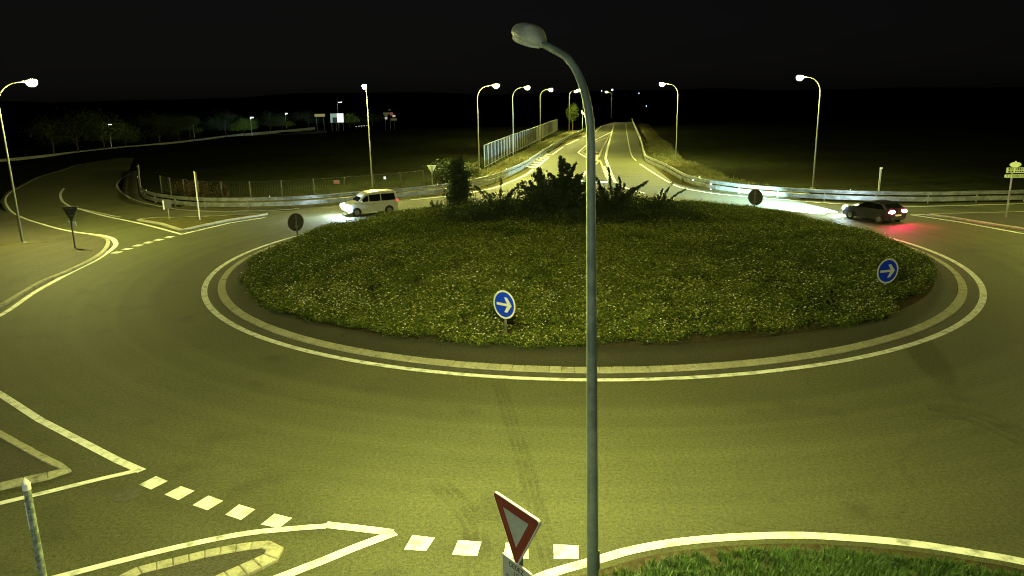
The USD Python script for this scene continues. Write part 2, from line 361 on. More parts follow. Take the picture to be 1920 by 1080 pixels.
fw_ = GL([(760, 378), (850, 365), (920, 352), (953, 340.5), (973, 332), (987, 325), (1000, 314), (984, 313), (1020, 288), (1054, 274), (1085, 259), (1127, 236), (1152, 229), (1186, 229), (1192, 248), (1204, 288), (1215, 300), (1228, 316), (1256, 338.5), (1276, 348), (1301, 354.5), (1350, 361.5), (1427, 368.5), (1516, 375.5), (1600, 392), (1200, 400), (900, 400)])
lw2 = GL([(300, 287), (400, 274), (520, 259.5), (610, 249), (610, 244), (520, 252.5), (400, 264), (330, 271.5), (290, 279)])
rw = GL([(1500, 376), (1583, 380.5), (1680, 385), (1760, 384.2), (1850, 382), (1920, 379), (2300, 360), (2300, 470), (1920, 620), (1700, 420)])
road_poly = shapely.union_all([ring, south, Polygon(lw).buffer(0.45), Polygon(lw2).buffer(0.45), Polygon(fw_).buffer(0.1), Polygon(rw)])
hole = Point(*CEN).buffer(19.6, 96)
road = thing('road', 'dark asphalt roundabout carriageway with its four approach roads', 'road', kind='structure')
part(road, 'carriageway', flat(road_poly.difference(hole), 0.0), 'asphalt')

ang = np.linspace(0, 2 * np.pi, 361)[:-1]
circ = lambda r: CEN + r * np.c_[np.cos(ang), np.sin(ang)]
part(road, 'edge_line', ribbon(circ(R_LINE), 0.28, 0.005, closed=True), 'paint')
lift = [0]
def line(px, w, smooth=False, m='paint', z=0.005):
    p = GL(px); p = catmull(p) if smooth else p
    lift[0] = (lift[0] + 1) % 9
    part(road, 'edge_line', ribbon(p, w, z + 0.0008 * lift[0]), m)
part(road, 'edge_line', ribbon(left_edge, np.interp(np.arange(len(left_edge)), [0, 30, 42, 60, len(left_edge)], [0.25, 0.28, 0.34, 0.22, 0.18]), 0.005), 'paint')
part(road, 'edge_line', ribbon(left_edge_far, 0.18, 0.005), 'worn_paint')
part(road, 'edge_line', ribbon(right_of_left, 0.2, 0.005), 'worn_paint')
part(road, 'edge_line', ribbon(far_left_edge, 0.24, 0.005), 'paint')
part(road, 'edge_line', ribbon(far_right_edge, 0.24, 0.005), 'paint')
line([(120, 353), (114.5, 361), (113.5, 368), (118, 378), (132, 387), (152, 392.8), (181, 401), (211, 408.3), (251, 416.5), (293, 426.5), (340.5, 439.5)], 0.24, True)
line([(150, 391), (181, 398), (210, 404.5), (226, 407.5)], 0.2, True, 'worn_paint', 0.009)
line([(339, 439.8), (370, 432.4), (432, 418), (497, 408)], 0.24)
for c in [(219.3, 473.3), (238.7, 466.9), (258.5, 460.4), (278, 454.8), (298, 449.6), (318.3, 444.3)]:
    a = G(*c); d = G(318.3, 444.3) - G(219.3, 473.3); d /= np.linalg.norm(d); n = np.array([-d[1], d[0]])
    q = [a + d * s * 0.30 + n * t * 0.25 for s, t in ((-1, -1), (1, -1), (1, 1), (-1, 1))]
    part(road, 'give_way_dash', flat(Polygon(q), 0.005), 'paint')
# bottom left and bottom right approach
line([(-40, 716), (0, 739), (22, 753), (74, 787), (148, 825.5), (222, 864), (266, 883.5)], 0.24)
line([(262, 881.5), (185, 899), (92.6, 922), (0, 944), (-60, 958)], 0.2)
for c in ([(292.6, 893), (314.8, 902.2), (283.3, 918.1), (260.4, 908.9)], [(338.9, 911.5), (364.8, 920.7), (334.4, 938.1), (308.5, 927.4)], [(390.7, 929.3), (418.5, 939.3), (388.9, 957), (361, 947.4)],
          [(448, 945.9), (479, 955.2), (451.9, 975.2), (422.2, 965.2)], [(514.8, 963.3), (548, 971.5), (523.3, 990.4), (488.9, 983.7)],
          [(773.4, 1003.3), (815.3, 1008.7), (799, 1033.2), (757.7, 1030.6)], [(859, 1013), (902.8, 1016), (894.8, 1043), (847.4, 1040.5)], [(948.4, 1017.9), (990.3, 1020.4), (991.4, 1047.8), (943.7, 1046)], [(1037.7, 1021), (1085, 1023), (1085, 1048.5), (1038.5, 1048.5)]):
    part(road, 'give_way_dash', flat(Polygon(GL(c)), 0.005), 'paint')
line([(60, 1095), (122, 1079), (259, 1044), (370, 1018), (463, 1000.5), (555, 991), (612, 987)], 0.2, True)
line([(610, 984.5), (664, 990.5), (735, 999.3)], 0.25, z=0.009)
line([(741, 999), (664, 1028), (609, 1050.5), (536, 1079), (450, 1112)], 0.25)
verge_line = catmull(GL([(940, 1120), (1010, 1084), (1060, 1067), (1121, 1050), (1185, 1031.7), (1270.8, 1016.7), (1377.6, 1007.3), (1484, 1004), (1569.8, 1007.3), (1698, 1018), (1826, 1037), (1920, 1054), (2000, 1074)]))
part(road, 'edge_line', ribbon(verge_line, 0.26, 0.009), 'paint')
# the far approach
for a, b in [((988.3, 312.2), (1003.9, 314.4)), ((993.3, 307.8), (1008.9, 309.8)), ((998.3, 303.3), (1013.9, 305.6)), ((1004.4, 299.4), (1017.8, 301.1)), ((1011, 295.6), (1023.3, 297.4)), ((1017, 292.0), (1027.8, 293.3)), ((1022, 288.5), (1031, 289.8))]:
    part(road, 'hatch_bar', ribbon(GL([a, b]), 0.75, 0.005), 'paint')
line([(1003, 315), (1010, 310.5), (1028, 295.5)], 0.3, z=0.009)
for a, b in [((1035.6, 290), (1055.6, 275.6)), ((1061, 272), (1086, 260.6)), ((1092.8, 257), (1102, 253)), ((1115, 248), (1127.8, 236.4))]:
    part(road, 'lane_dash', ribbon(GL([a, b]), 0.3, 0.005), 'paint')
line([(1147.8, 246.7), (1131, 255), (1111, 265), (1097.8, 273.4), (1084, 286.3), (1103, 297), (1113, 302)], 0.28)
line([(1151.2, 234.2), (1147.8, 245.6), (1142, 266.7), (1136.9, 286.7), (1135.7, 297.8), (1141, 313), (1147.8, 329.5), (1153, 341), (1162.5, 348.5), (1179, 354.4), (1208, 362.5)], 0.34, z=0.009)
line([(1173.4, 232.5), (1175.7, 252), (1179.9, 275.6), (1183, 288), (1186.5, 295), (1193, 301.5)], 0.2, m='worn_paint')
line([(1142.5, 337.8), (1137, 325), (1131, 312)], 0.5, z=0.005)
line([(1086, 333), (1103, 318.6)], 0.34)
# right hand exit
line([(1708, 402.8), (1760, 401.5), (1888, 398), (1935, 396.2)], 0.22)
line([(1708, 403), (1796.7, 416), (1863, 428.2), (1945, 443)], 0.24)
for px, w in (([(935, 716), (962, 800), (985, 870), (1005, 950), (1030, 1040), (1045, 1085)], 0.34), ([(820, 905), (862, 945), (888, 985), (897, 1050), (890, 1100)], 0.42), ([(1740, 768), (1820, 778), (1900, 812), (1960, 840)], 0.8)):  # last path paints a lamp shadow; the first two are tyre trails
    p = resample(catmull(GL(px)), 0.4); nn_ = normals2(p)
    for o in (-0.5, 0.0, 0.45):
        part(road, 'tyre_mark', ribbon(p + nn_ * w * o, w * 0.34 * (0.6 + 0.8 * rng.random(len(p))), 0.0035 + 0.0005 * o), 'tyre_stain')
cover = trimesh.creation.cylinder(0.32, 0.012, sections=24); cover.apply_translation((*G(238, 929), 0.003)); part(road, 'manhole_cover', cover, 'joint')

# ------------------------------------------------------------------ central island
island = thing('central_island', 'round raised island with a paved rim and kerb stones around its edge', 'traffic island', kind='structure')
kerb_line(island, circ(19.44), 0.42, 0.38, -0.03, 0.10, slope=-0.05 * -1, closed=True)
rr = np.r_[0.0, np.linspace(2, 19.19, 16)]
def bed_edge(th):                            # the planting reaches less far on the side towards the viewer
    return 18.35 - 1.35 * np.maximum(0, -np.sin(th)) ** 3
def mound(x, y):
    dx, dy = np.asarray(x, float) - CEN[0], np.asarray(y, float) - CEN[1]
    rho = np.hypot(dx, dy) / bed_edge(np.arctan2(dy, dx))
    return 0.09 + 1.62 * np.clip(1 - rho ** 3, 0, 1)
def ringsheet(r0, r1, n, zf):
    rs = np.linspace(r0, r1, n); th = np.linspace(0, 2 * np.pi, 121)[:-1]
    R_, T_ = np.meshgrid(rs, th, indexing='ij')
    v = np.stack([CEN[0] + R_ * np.cos(T_), CEN[1] + R_ * np.sin(T_), zf(R_)], -1).reshape(-1, 3)
    f = [[i * 120 + j, (i + 1) * 120 + j, (i + 1) * 120 + (j + 1) % 120, i * 120 + (j + 1) % 120] for i in range(n - 1) for j in range(120)]
    return v, np.array(f)
part(island, 'apron', ringsheet(16.9, 19.24, 2, lambda r: 0 * r + 0.085), 'apron')
bv, bf = ringsheet(0.05, 1.0, 24, lambda r: 0 * r)
bth = np.arctan2(bv[:, 1] - CEN[1], bv[:, 0] - CEN[0]); bv[:, :2] = CEN + (bv[:, :2] - CEN) * bed_edge(bth)[:, None] * 1.005
bv[:, 2] = mound(bv[:, 0], bv[:, 1]) - 0.01
part(island, 'planting_bed', (bv, bf), 'earth', smooth=True)
part(island, 'gutter', ribbon(circ(19.82), 0.36, 0.0025, closed=True), 'joint')

# ------------------------------------------------------------------ splitter islands, pavements, verges with kerbs
def traffic_island(label, outline, z, top_mat, kerb_w=0.26, step=0.6, slope=0.03, inner=None):
    t = thing('splitter_island', label, 'traffic island', kind='structure')
    poly = Polygon(outline)
    if poly.exterior.is_ccw is False: outline = outline[::-1]; poly = Polygon(outline)
    mid = np.array(poly.buffer(-kerb_w / 2).exterior.coords)[:-1]
    if not Polygon(mid).exterior.is_ccw: mid = mid[::-1]
    kerb_line(t, mid, step, kerb_w, -0.03, z, slope, closed=True)
    part(t, 'top', flat(poly.buffer(-kerb_w * 0.9), z - 0.02), top_mat)
    return t
traffic_island('small triangular island with two posts on the left approach', GL([(253, 413.5), (300, 421.5), (341, 434.5), (378, 425.5), (430, 414.5), (513, 401.5), (430, 405), (340, 409), (270, 411)]), 0.13, 'verge')
traffic_island('narrow kerbed island with a rounded nose at the bottom left', np.array(Polygon(np.vstack([catmull(GL([(250, 1070), (380, 1037.5), (434, 1027), (485.6, 1019), (508.6, 1018.5), (526, 1024.5), (534, 1036), (529, 1047.5), (508.6, 1061), (468, 1079), (400, 1110)])), GL([(180, 1110)])])).simplify(0.01).exterior.coords)[:-1], 0.11, 'apron', 0.34, 0.3)
traffic_island('kerbed island cut off by the left frame edge behind the weathered post', np.array(Polygon(np.vstack([GL([(-130, 740), (0, 809), (44, 834), (89, 858)]), catmull(GL([(122, 874), (137, 885), (120, 894)])), GL([(55.6, 907), (0, 920), (-150, 955)])])).exterior.coords)[:-1], 0.11, 'apron', 0.26, 0.5)
traffic_island('long thin island with a low bollard on the far approach', GL([(1147.5, 249), (1139, 258), (1112, 268), (1089, 286), (1104, 294.5), (1124, 296), (1132, 277.8)]), 0.12, 'apron', 0.3, 1.4)
traffic_island('wedge shaped island between lanes just behind the tall shrub', GL([(1125, 297.5), (1131, 311), (1139, 332), (1146, 343), (1078, 341), (1108, 318)]), 0.12, 'apron', 0.3, 1.4)
traffic_island('triangular island under the direction sign on the right exit', GL([(1728, 403.3), (1880, 399.5), (1960, 398), (1960, 438), (1846.7, 420.5), (1780, 409.5)]), 0.13, 'pavement', 0.26, 0.8)

pave_pts = GL([(-60, 603), (0, 577), (44, 551), (79, 531), (117, 515.5), (152, 499.5), (187, 480), (200, 466), (203, 455), (195, 447.5), (170, 442.5), (140, 439), (108, 432.5), (76, 423.5), (50, 415), (20, 402), (-10, 388), (-120, 400)])
pavement = thing('pavement', 'raised kerbed pavement under the give way sign at the left', 'pavement', kind='structure')
pp = Polygon(np.vstack([catmull(pave_pts[:10]), pave_pts[10:]]))
part(pavement, 'surface', flat(pp.buffer(-0.12), 0.12), 'pavement')
kerb_line(pavement, catmull(pave_pts[:11]), 0.8, 0.24, -0.03, 0.14, 0.01)
gs = catmull(GL([(-40, 466), (10, 463), (46, 461), (90, 457)])); part(pavement, 'grass_strip', ribbon(gs, np.linspace(0.9, 0.3, len(gs)), 0.126), 'verge')

verge_in = verge_line + normals2(verge_line) * -0.34
vp = Polygon(np.vstack([verge_in, [(25, 8), (14, -2), (-1.4, -2), (-1.2, 9)]]))
tag(part(None, 'roadside_soil', flat(vp.buffer(0), 0.03), 'earth'), 'dark soil of the verge in the bottom right corner', 'ground', kind='structure')
rail_r_px = [(1184.7, 222.8), (1189, 232.5), (1195.8, 247.8), (1201, 260), (1208, 286.7), (1218, 295), (1232, 300.5), (1252.8, 310), (1273.6, 321.4), (1294, 329.7), (1316.7, 335.3), (1350, 340.7), (1416.7, 348.3), (1523, 355), (1643, 359), (1750, 360), (1850, 358), (1920, 356.6), (2050, 352)]
rail_l_px = [(257, 307.6), (258, 327), (260, 346), (266, 354.5), (280, 360.2), (299, 364), (328.5, 367.8), (369, 370.8), (432, 371.5), (530, 369.5), (600, 365.6), (646.7, 361.7), (741, 354.7), (835.6, 345), (884, 337), (929, 326), (959.4, 314.4), (986, 302), (1006.7, 288.8), (1031.7, 273.5), (1056.7, 259), (1080, 248.5), (1099, 239)]
rail_r = resample(catmull(GL(rail_r_px, 0.9)), 1.0); rail_l = resample(catmull(GL(rail_l_px, 0.9)), 1.0)
nr, nl = normals2(rail_r), normals2(rail_l)
def bank(p, out, w, h, name, label):
    v, f, m = [], [], 8
    for k in range(m):
        t = k / (m - 1); o = out * (w * t + 0.0)
        q = p + o
        z = -0.03 + h * math.sin(t * math.pi) * (0.6 + 0.8 * meshkit.fbm(np.c_[q * 0.3, np.zeros(len(q))], 3, 5))
        v.append(np.c_[q, z])
    n = len(p); v = np.vstack(v)
    f = [[k * n + i, k * n + i + 1, (k + 1) * n + i + 1, (k + 1) * n + i] for k in range(m - 1) for i in range(n - 1)]
    mm = trimesh.Trimesh(v, np.vstack([np.array(f)[:, [0, 1, 2]], np.array(f)[:, [0, 2, 3]]]), process=False)
    if mm.face_normals[:, 2].mean() < 0: mm.invert()
    return tag(part(None, name, mm, 'verge', smooth=True), label, 'grass bank', kind='structure')
sel_r = np.where((rail_r[:, 1] > 66) & (rail_r[:, 1] < 245) & (rail_r[:, 0] < 46))[0]; sel_l = slice(len(rail_l) - 160, None)
bank(rail_r[sel_r], nr[sel_r], 5.0, 0.35, 'grass_bank', 'rough grass bank behind the right guardrail')
bank(rail_l[sel_l], nl[sel_l], 5.0, 0.25, 'grass_bank', 'rough grass strip between the left guardrail and the tall fence')
gl = rail_l[sel_l][30:] - nl[sel_l][30:] * 1.0; part(None, 'gravel_strip', ribbon(gl, 1.6, -0.02), 'verge').SetCustomDataByKey('kind', 'structure')
g2 = rail_r - nr * 0.9; p = part(None, 'gravel_strip', ribbon(g2, 1.7, -0.02), 'verge'); p.SetCustomDataByKey('kind', 'structure')
g3 = rail_l - nl * 0.9; p = part(None, 'gravel_strip', ribbon(g3[: len(g3) - 130], 1.5, -0.02), 'pavement'); p.SetCustomDataByKey('kind', 'structure')

# ------------------------------------------------------------------ guardrails
WB = [(0.05, 0.0), (0.0, 0.04), (0.0, 0.09), (0.06, 0.13), (0.06, 0.18), (0.0, 0.22), (0.0, 0.27), (0.05, 0.31), (0.07, 0.31), (0.02, 0.27), (0.02, 0.22), (0.08, 0.18), (0.08, 0.13), (0.02, 0.09), (0.02, 0.04), (0.07, 0.0)]
LB = [(0.0, 0.0), (0.0, 0.34), (0.03, 0.36), (0.03, -0.02)]
def guardrail(label, p, side, double=True):
    t = thing('guardrail', label, 'guardrail')
    s = 1 if side > 0 else -1
    z = lambda h: np.c_[p, np.full(len(p), h)]
    part(t, 'rail', sweep(z(0.62), [(s * a, b) for a, b in WB]), 'galvanised', label='upper corrugated rail')
    if double: part(t, 'rail', sweep(z(0.14), [(s * (a + 0.01), b) for a, b in LB]), 'galvanised', label='lower smooth rail')
    n = normals2(p)
    for i in range(0, len(p), 4):
        q = p[i] + n[i] * s * 0.16
        m = box(0, 0, 0.42, 0.11, 0.06, 0.9)
        c, si = n[i]; m.apply_transform(np.array([[c, -si, 0, q[0]], [si, c, 0, q[1]], [0, 0, 1, 0], [0, 0, 0, 1.0]]))
        part(t, 'post', m, 'galvanised')
    for i in range(6, len(p), 16):
        q = p[i] - n[i] * s * 0.01
        part(t, 'reflector', box(*q, 0.99, 0.07, 0.07, 0.12), 'sign_white')
    return t
guardrail('double guardrail curving along the left and far left side of the roundabout', rail_l, 1)
guardrail('double guardrail curving along the right side of the roundabout', rail_r, 1)

# ------------------------------------------------------------------ street lamps
def lamp_parts(t, H, reach, tilt, flat_lens, r0=0.085, r1=0.045, pole_mat='lamp_pole', glow_mat='lamp_glow', hs=1.0, lean=(0, 0)):
    """arm towards local +x."""
    zb = H - 1.55
    vert = [(0, 0, z) for z in np.linspace(0, zb, 10)]                # a trace of lean, as set poles have
    a = np.linspace(0, math.pi / 2 - tilt, 12)[1:]
    A, B = reach * 0.62, 1.42
    arc = [(A * (1 - math.cos(x)) , 0, zb + B * math.sin(x)) for x in a]
    e = np.array(arc[-1]); d = np.array([math.cos(tilt), 0, math.sin(tilt)])
    L = (reach - 0.35 - e[0]) / d[0]
    pts = np.array(vert + arc + [tuple(e + d * L)])
    pts[:, :2] += np.outer(pts[:, 2] / H, lean)
    rad = np.interp(np.arange(len(pts)), [0, 9, len(pts) - 1], [r0, r1 + 0.008, r1])
    part(t, 'pole', tube(pts[:10], rad[:10], 12), pole_mat, smooth=40)
    part(t, 'arm', tube(pts[9:], rad[9:], 12), pole_mat, smooth=40)
    part(t, 'base_plate', cat([box(0, 0, 0.015, 0.36, 0.36, 0.03)] + [box(x, y, 0.05, 0.03, 0.03, 0.05) for x in (-.13, .13) for y in (-.13, .13)]), 'galvanised')
    part(t, 'access_door', box(0, -r0 + 0.004, 0.75, 0.09, 0.02, 0.38), pole_mat)
    o = np.array(pts[-1]); u = np.array([-d[2], 0, d[0]]); s = np.array([0, 1.0, 0])
    # head: rounded shell, flat below, wider at two thirds
    xs = np.linspace(0, 0.74, 15); X_ = xs * hs; hw = 0.19 * np.sqrt(np.clip(np.sin(np.pi * np.clip((xs + 0.10) / 0.88, 0, 1)), 0, 1)) * (0.55 + 0.45 * np.clip(xs / 0.3, 0, 1)); hw[-1] = 0.02
    hh = 0.17 * np.sqrt(np.clip(np.sin(np.pi * np.clip((xs + 0.12) / 0.93, 0, 1)), 0, 1)) * (0.6 + 0.4 * np.clip(xs / 0.25, 0, 1)); hh[-1] = 0.02
    an = np.linspace(0, math.pi, 13); v = []
    for x, w, h in zip(X_, hw * hs, hh * hs):
        for q in an: v.append(o + d * (x - 0.06) + s * w * math.cos(q) + u * (h * math.sin(q) ** 0.8 - 0.02))
        for q in (0.7, 0.0, -0.7): v.append(o + d * (x - 0.06) - s * w * q * 0.95 + u * (-0.055))
    k = 16; f = []
    for i in range(len(xs) - 1):
        for j in range(k): f.append([i * k + j, (i + 1) * k + j, (i + 1) * k + (j + 1) % k, i * k + (j + 1) % k])
    f = np.array(f); tri = np.vstack([f[:, [0, 1, 2]], f[:, [0, 2, 3]]])
    caps = [[0, j + 1, j] for j in range(1, k - 1)] + [[(len(xs) - 1) * k, (len(xs) - 1) * k + j, (len(xs) - 1) * k + j + 1] for j in range(1, k - 1)]
    sh = trimesh.Trimesh(np.array(v), np.vstack([tri, caps]), process=False); sh.fix_normals()
    head = part(t, 'lamp_head', sh, 'lamp_shell', smooth=50)
    collar = tube([o - d * 0.16, o + d * 0.02], [0.06, 0.075], 12); part(head, 'collar', collar, 'lamp_shell', smooth=40)
    el = trimesh.creation.icosphere(3); vv = el.vertices.copy()
    c = o + d * 0.38 * hs - u * (0.060 if flat_lens else 0.05)
    dims = (0.24, 0.10, 0.012) if flat_lens else (0.36, 0.25, 0.36)
    below = np.minimum(vv[:, 2], 0.0)
    el.vertices = c + np.outer(vv[:, 0] * dims[0], d) + np.outer(vv[:, 1] * dims[1], s) + np.outer(below * dims[2], u)
    if flat_lens:                            # a deep rim round the glass, which cuts the light off sideways
        an = np.linspace(0, 2 * np.pi, 41)[:-1]; rim = []
        for (ra, rb, h) in ((0.43, 0.215, -0.03), (0.43, 0.215, -0.115), (0.42, 0.205, -0.115), (0.42, 0.205, -0.03)):
            rim.append(o + np.outer(np.cos(an) * ra + 0.38 * hs, d) + np.outer(np.sin(an) * rb, s) + u * h)
        q = [[k * 40 + j, k * 40 + (j + 1) % 40, ((k + 1) % 4) * 40 + (j + 1) % 40, ((k + 1) % 4) * 40 + j] for k in range(4) for j in range(40)]
        part(head, 'rim', (np.vstack(rim), np.array(q)), 'lamp_shell', smooth=40)
    part(head, 'lens', el, glow_mat, smooth=True)
    return c
near = thing('street_lamp', 'tall grey green street lamp nearest the viewer with its lamp head seen from behind', 'street lamp', (1.385, 12.35, 0.03), math.atan2(1.8, -0.85))
na = math.atan2(1.8, -0.85)
lamp_parts(near, 9.82, 1.98, math.radians(17), True, 0.112, 0.062, 'green_grey_paint', 'lamp_glow_near', 1.4, (-0.11 * math.cos(na), 0.11 * math.sin(na)))
SL = 'street lamps around the roundabout and along its roads'
lamps = [((698, 350), (0.10, -1), 'lit street lamp behind the guardrail above the white car'),
         ((899, 331), (1, -0.05), 'lit street lamp at the near end of the tall fence'),
         ((963, 299), (1, -0.05), 'lit street lamp halfway along the tall fence'),
         ((1013, 266), (1, -0.05), 'lit street lamp at the far end of the tall fence'),
         ((1067, 250), (1, -0.05), 'lit street lamp beside the small green tree at the far left roadside'),
         ((1267, 306), (-1, -0.1), 'lit street lamp on the grass bank right of the far road'),
         ((1524, 352), (-1, -0.2), 'lit street lamp behind the right guardrail left of the dark car'),
         ((43, 458), (1, 0.15), 'lit leaning looking street lamp at the left frame edge behind the give way sign')]
first = road_first = None
for b, dv, lab in lamps:
    g = G(*b); rz = math.atan2(dv[1], dv[0]); z = 0.12 if b[0] == 43 else -0.05
    if b[0] in (899, 963, 1013, 1067, 1267):
        if road_first is None:
            road_first = thing('street_lamp', lab, 'street lamp', (*g, z), rz, SL); lamp_parts(road_first, 10.45, 2.15, math.radians(8), False, glow_mat='lamp_glow_road')
        else: copy_of(road_first, (*g, z), rz, lab, SL)
    elif first is None:
        first = thing('street_lamp', lab, 'street lamp', (*g, z), rz, SL); lamp_parts(first, 10.45, 2.15, math.radians(8), False)
    else: copy_of(first, (*g, z), rz, lab, SL)
for xy, rz, lab in (((24.5, 262.0), math.pi, 'lit street lamp far down the road just right of the near pole'), ((43.0, 330.0), math.pi, 'small distant lit street lamp rightmost of the far row'),
                    ((40.5, 41.0), math.pi * 0.98, 'street lamp past the right edge lighting the right exit')):
    copy_of(first, (*xy, -0.05), rz, lab, SL)

back = thing('street_lamp', 'whiter street lamp on the approach road behind the viewer', 'street lamp', (-13.0, -13.0, -0.05), 0.3)
lamp_parts(back, 10.45, 2.15, math.radians(8), False, glow_mat='lamp_glow_white')

# ------------------------------------------------------------------ signs
def disc_mesh(r, th, y):               # disc in the xz plane facing -y
    m = trimesh.creation.cylinder(r, th, sections=48); m.apply_transform(trimesh.transformations.rotation_matrix(math.pi / 2, [1, 0, 0])); m.apply_translation((0, y, 0)); return m
def prism_xz(poly, y0, y1):            # polygon in x,z extruded along y
    out = []
    for g in getattr(poly, 'geoms', [poly]):
        m = trimesh.creation.extrude_polygon(g, y1 - y0, engine='earcut')
        m.apply_transform(np.array([[1, 0, 0, 0], [0, 0, 1, y0], [0, 1, 0, 0], [0, 0, 0, 1.0]])); m.fix_normals(); out.append(m)
    return cat(out)
def keep_right(label, centre, D, yaw, ground, group='blue arrow discs on the central island', arrow=True):
    """round sign; face towards local -y."""
    zc = centre[2] - ground
    t = thing('arrow_sign', label, 'road sign', (centre[0], centre[1], ground), yaw, group)
    r = D / 2
    up = lambda m: (m.apply_translation((0, 0, zc)), m)[1]
    pl = part(t, 'disc', up(disc_mesh(r, 0.025, 0.0)), 'sign_back', smooth=40)
    ringp = Point(0, 0).buffer(r * 0.995, 32).difference(Point(0, 0).buffer(r * 0.86, 32))
    part(pl, 'white_rim', up(prism_xz(ringp, -0.0155, -0.0125)), 'sign_white')
    part(pl, 'blue_face', up(prism_xz(Point(0, 0).buffer(r * 0.86, 32), -0.0155, -0.0125)), 'sign_blue')
    a = r * 0.86
    shaft = Polygon([(-0.80 * a, -0.105 * a), (0.45 * a, -0.105 * a), (0.45 * a, 0.105 * a), (-0.80 * a, 0.105 * a)])
    hd = Polygon([(0.78 * a, 0), (0.30 * a, 0.60 * a), (0.00 * a, 0.60 * a), (0.36 * a, 0.0), (0.00 * a, -0.60 * a), (0.30 * a, -0.60 * a)])
    part(pl, 'arrow', up(prism_xz(shapely.union_all([shaft, hd]), -0.0185, -0.0155)), 'sign_white')
    part(t, 'post', box(0, 0.045, (zc + r * 0.8) / 2, 0.08, 0.05, zc + r * 0.8), 'galvanised')
    for h in (-0.25, 0.25): part(t, 'clamp', box(0, 0.03, zc + h * D, 0.3, 0.03, 0.05), 'galvanised')
    return t
def gz(p): return float(mound(p[0], p[1])) - 0.02
for lab, px, y, D, face in (('blue disc sign with white arrow facing the viewer left of the near lamp pole', (946, 571), 27.7, 1.11, (-0.66, -0.75)),
                            ('smaller blue disc sign with white arrow near the right end of the planted island', (1664, 508), 32.2, 1.12, (0.28, -0.96)),
                            ('dark back of a round sign at the left end of the planted island', (554.5, 416.5), 48.4, 1.14, (-0.72, 0.69)),
                            ('dark back of a round sign standing before the headlight beam on the right', (1416.5, 370), 54.3, 1.14, (0.72, 0.69))):
    c = at_depth(*px, y); keep_right(lab, c, D, math.atan2(face[0], -face[1]), gz(c))

def tri_sign(label, top_mid, e, yaw, ground, front=True, sub=None, group='give way signs', mats=('sign_red', 'sign_grey'), extra=False):
    """downward triangle facing local -y; top_mid is the middle of its upper edge."""
    t = thing('give_way_sign', label, 'road sign', (top_mid[0], top_mid[1], ground), yaw, group)
    zt = top_mid[2] - ground; h = e * 0.866
    T = Polygon([(-e / 2, 0), (e / 2, 0), (0, -h)])
    big = T.buffer(-e * 0.045).buffer(e * 0.045, 8)
    up = lambda m: (m.apply_translation((0, 0, zt)), m)[1]
    pl = part(t, 'plate', up(prism_xz(big, -0.012, 0.03)), 'sign_white' if front else mats[1])
    inner = T.buffer(-e * 0.135, join_style=2)
    part(pl, 'red_border', up(prism_xz(big.buffer(-e * 0.012).difference(inner), -0.016, -0.0122)), mats[0])
    part(pl, 'centre', up(prism_xz(inner.buffer(-0.004), -0.0155, -0.0122)), mats[1])
    part(t, 'post', box(0, 0.065, zt / 2 - 0.05, 0.08, 0.06, zt - 0.1), 'galvanised' if front or not extra else 'sign_back')
    for k in (0.12, 0.5): part(t, 'clamp', up(box(0, 0.036, -k * e, 0.34 * e * (1.25 - k), 0.012, 0.045)), 'galvanised')
    if sub:
        w, hh = sub; zz = zt - h - hh / 2 + 0.06
        sp_ = part(t, 'text_plate', box(0, 0.0, zz, w, 0.03, hh), 'sign_white')
        part(sp_, 'plate_face', box(0, -0.0165, zz, w - 0.03, 0.003, hh - 0.03), mats[1])
        if front:
            for k, word in enumerate(('CEDEZ', 'LE', 'PASSAGE')):
                tm = meshkit.text_mesh(word, 0.085, 0.002, bold=True); tm.apply_translation((-tm.bounds.mean(0)[0], 0, 0))
                tm.apply_transform(np.array([[1, 0, 0, 0], [0, 0, -1, -0.018], [0, 1, 0, zz + hh / 2 - 0.13 - 0.135 * k], [0, 0, 0, 1.0]]))
                part(sp_, 'lettering', tm, 'ink')
    return t
tri_sign('large red and grey give way triangle with a text plate, nearest the viewer', (0.0, 10.829, 2.80), 1.25, -0.927, 0.02, True, (0.75, 0.5))
c = at_depth(135, 386, 47.3); b = G(143, 468)
tri_sign('dark back of a give way triangle on the left pavement', (b[0], b[1], at_depth(135, 386.5, b[1])[2]), 1.2, math.radians(170), 0.12, False, (0.55, 0.28), mats=('sign_back', 'sign_back'), extra=True)
b = G(811, 346); tri_sign('pale back of a give way triangle behind the far left guardrail', (b[0], b[1], at_depth(812, 309.5, b[1])[2]), 1.05, math.radians(175), -0.05, False, mats=('sign_grey', 'sign_grey'))

# weathered post bottom left
y = 10.6; top = at_depth(46, 893, y)
wp = thing('sign_post', 'weathered white post with a pointed cap at the bottom left', 'post', (top[0], top[1], 0.0))
Ht = top[2]
part(wp, 'shaft', tube([(0, 0, z) for z in np.linspace(0, Ht - 0.1, 12)], 0.052, 14), 'weathered_white', smooth=40)
cap = trimesh.creation.cone(0.062, 0.11, sections=16); cap.apply_translation((0, 0, Ht - 0.12)); part(wp, 'cap', cap, 'sign_white', smooth=40)
part(wp, 'cap', tube([(0, 0, Ht - 0.22), (0, 0, Ht - 0.115)], 0.06, 16), 'sign_white', smooth=40)
part(wp, 'band', tube([(0, 0, Ht - 0.42), (0, 0, Ht - 0.38)], 0.057, 16), 'galvanised', smooth=40)
part(wp, 'plate', box(-0.055, 0.0, Ht - 0.66, 0.02, 0.04, 0.46), 'sign_white', label='pale plate edge fixed to the post')
part(wp, 'plate', box(-0.055, 0.0, Ht - 1.36, 0.02, 0.04, 0.5), 'weathered_white')

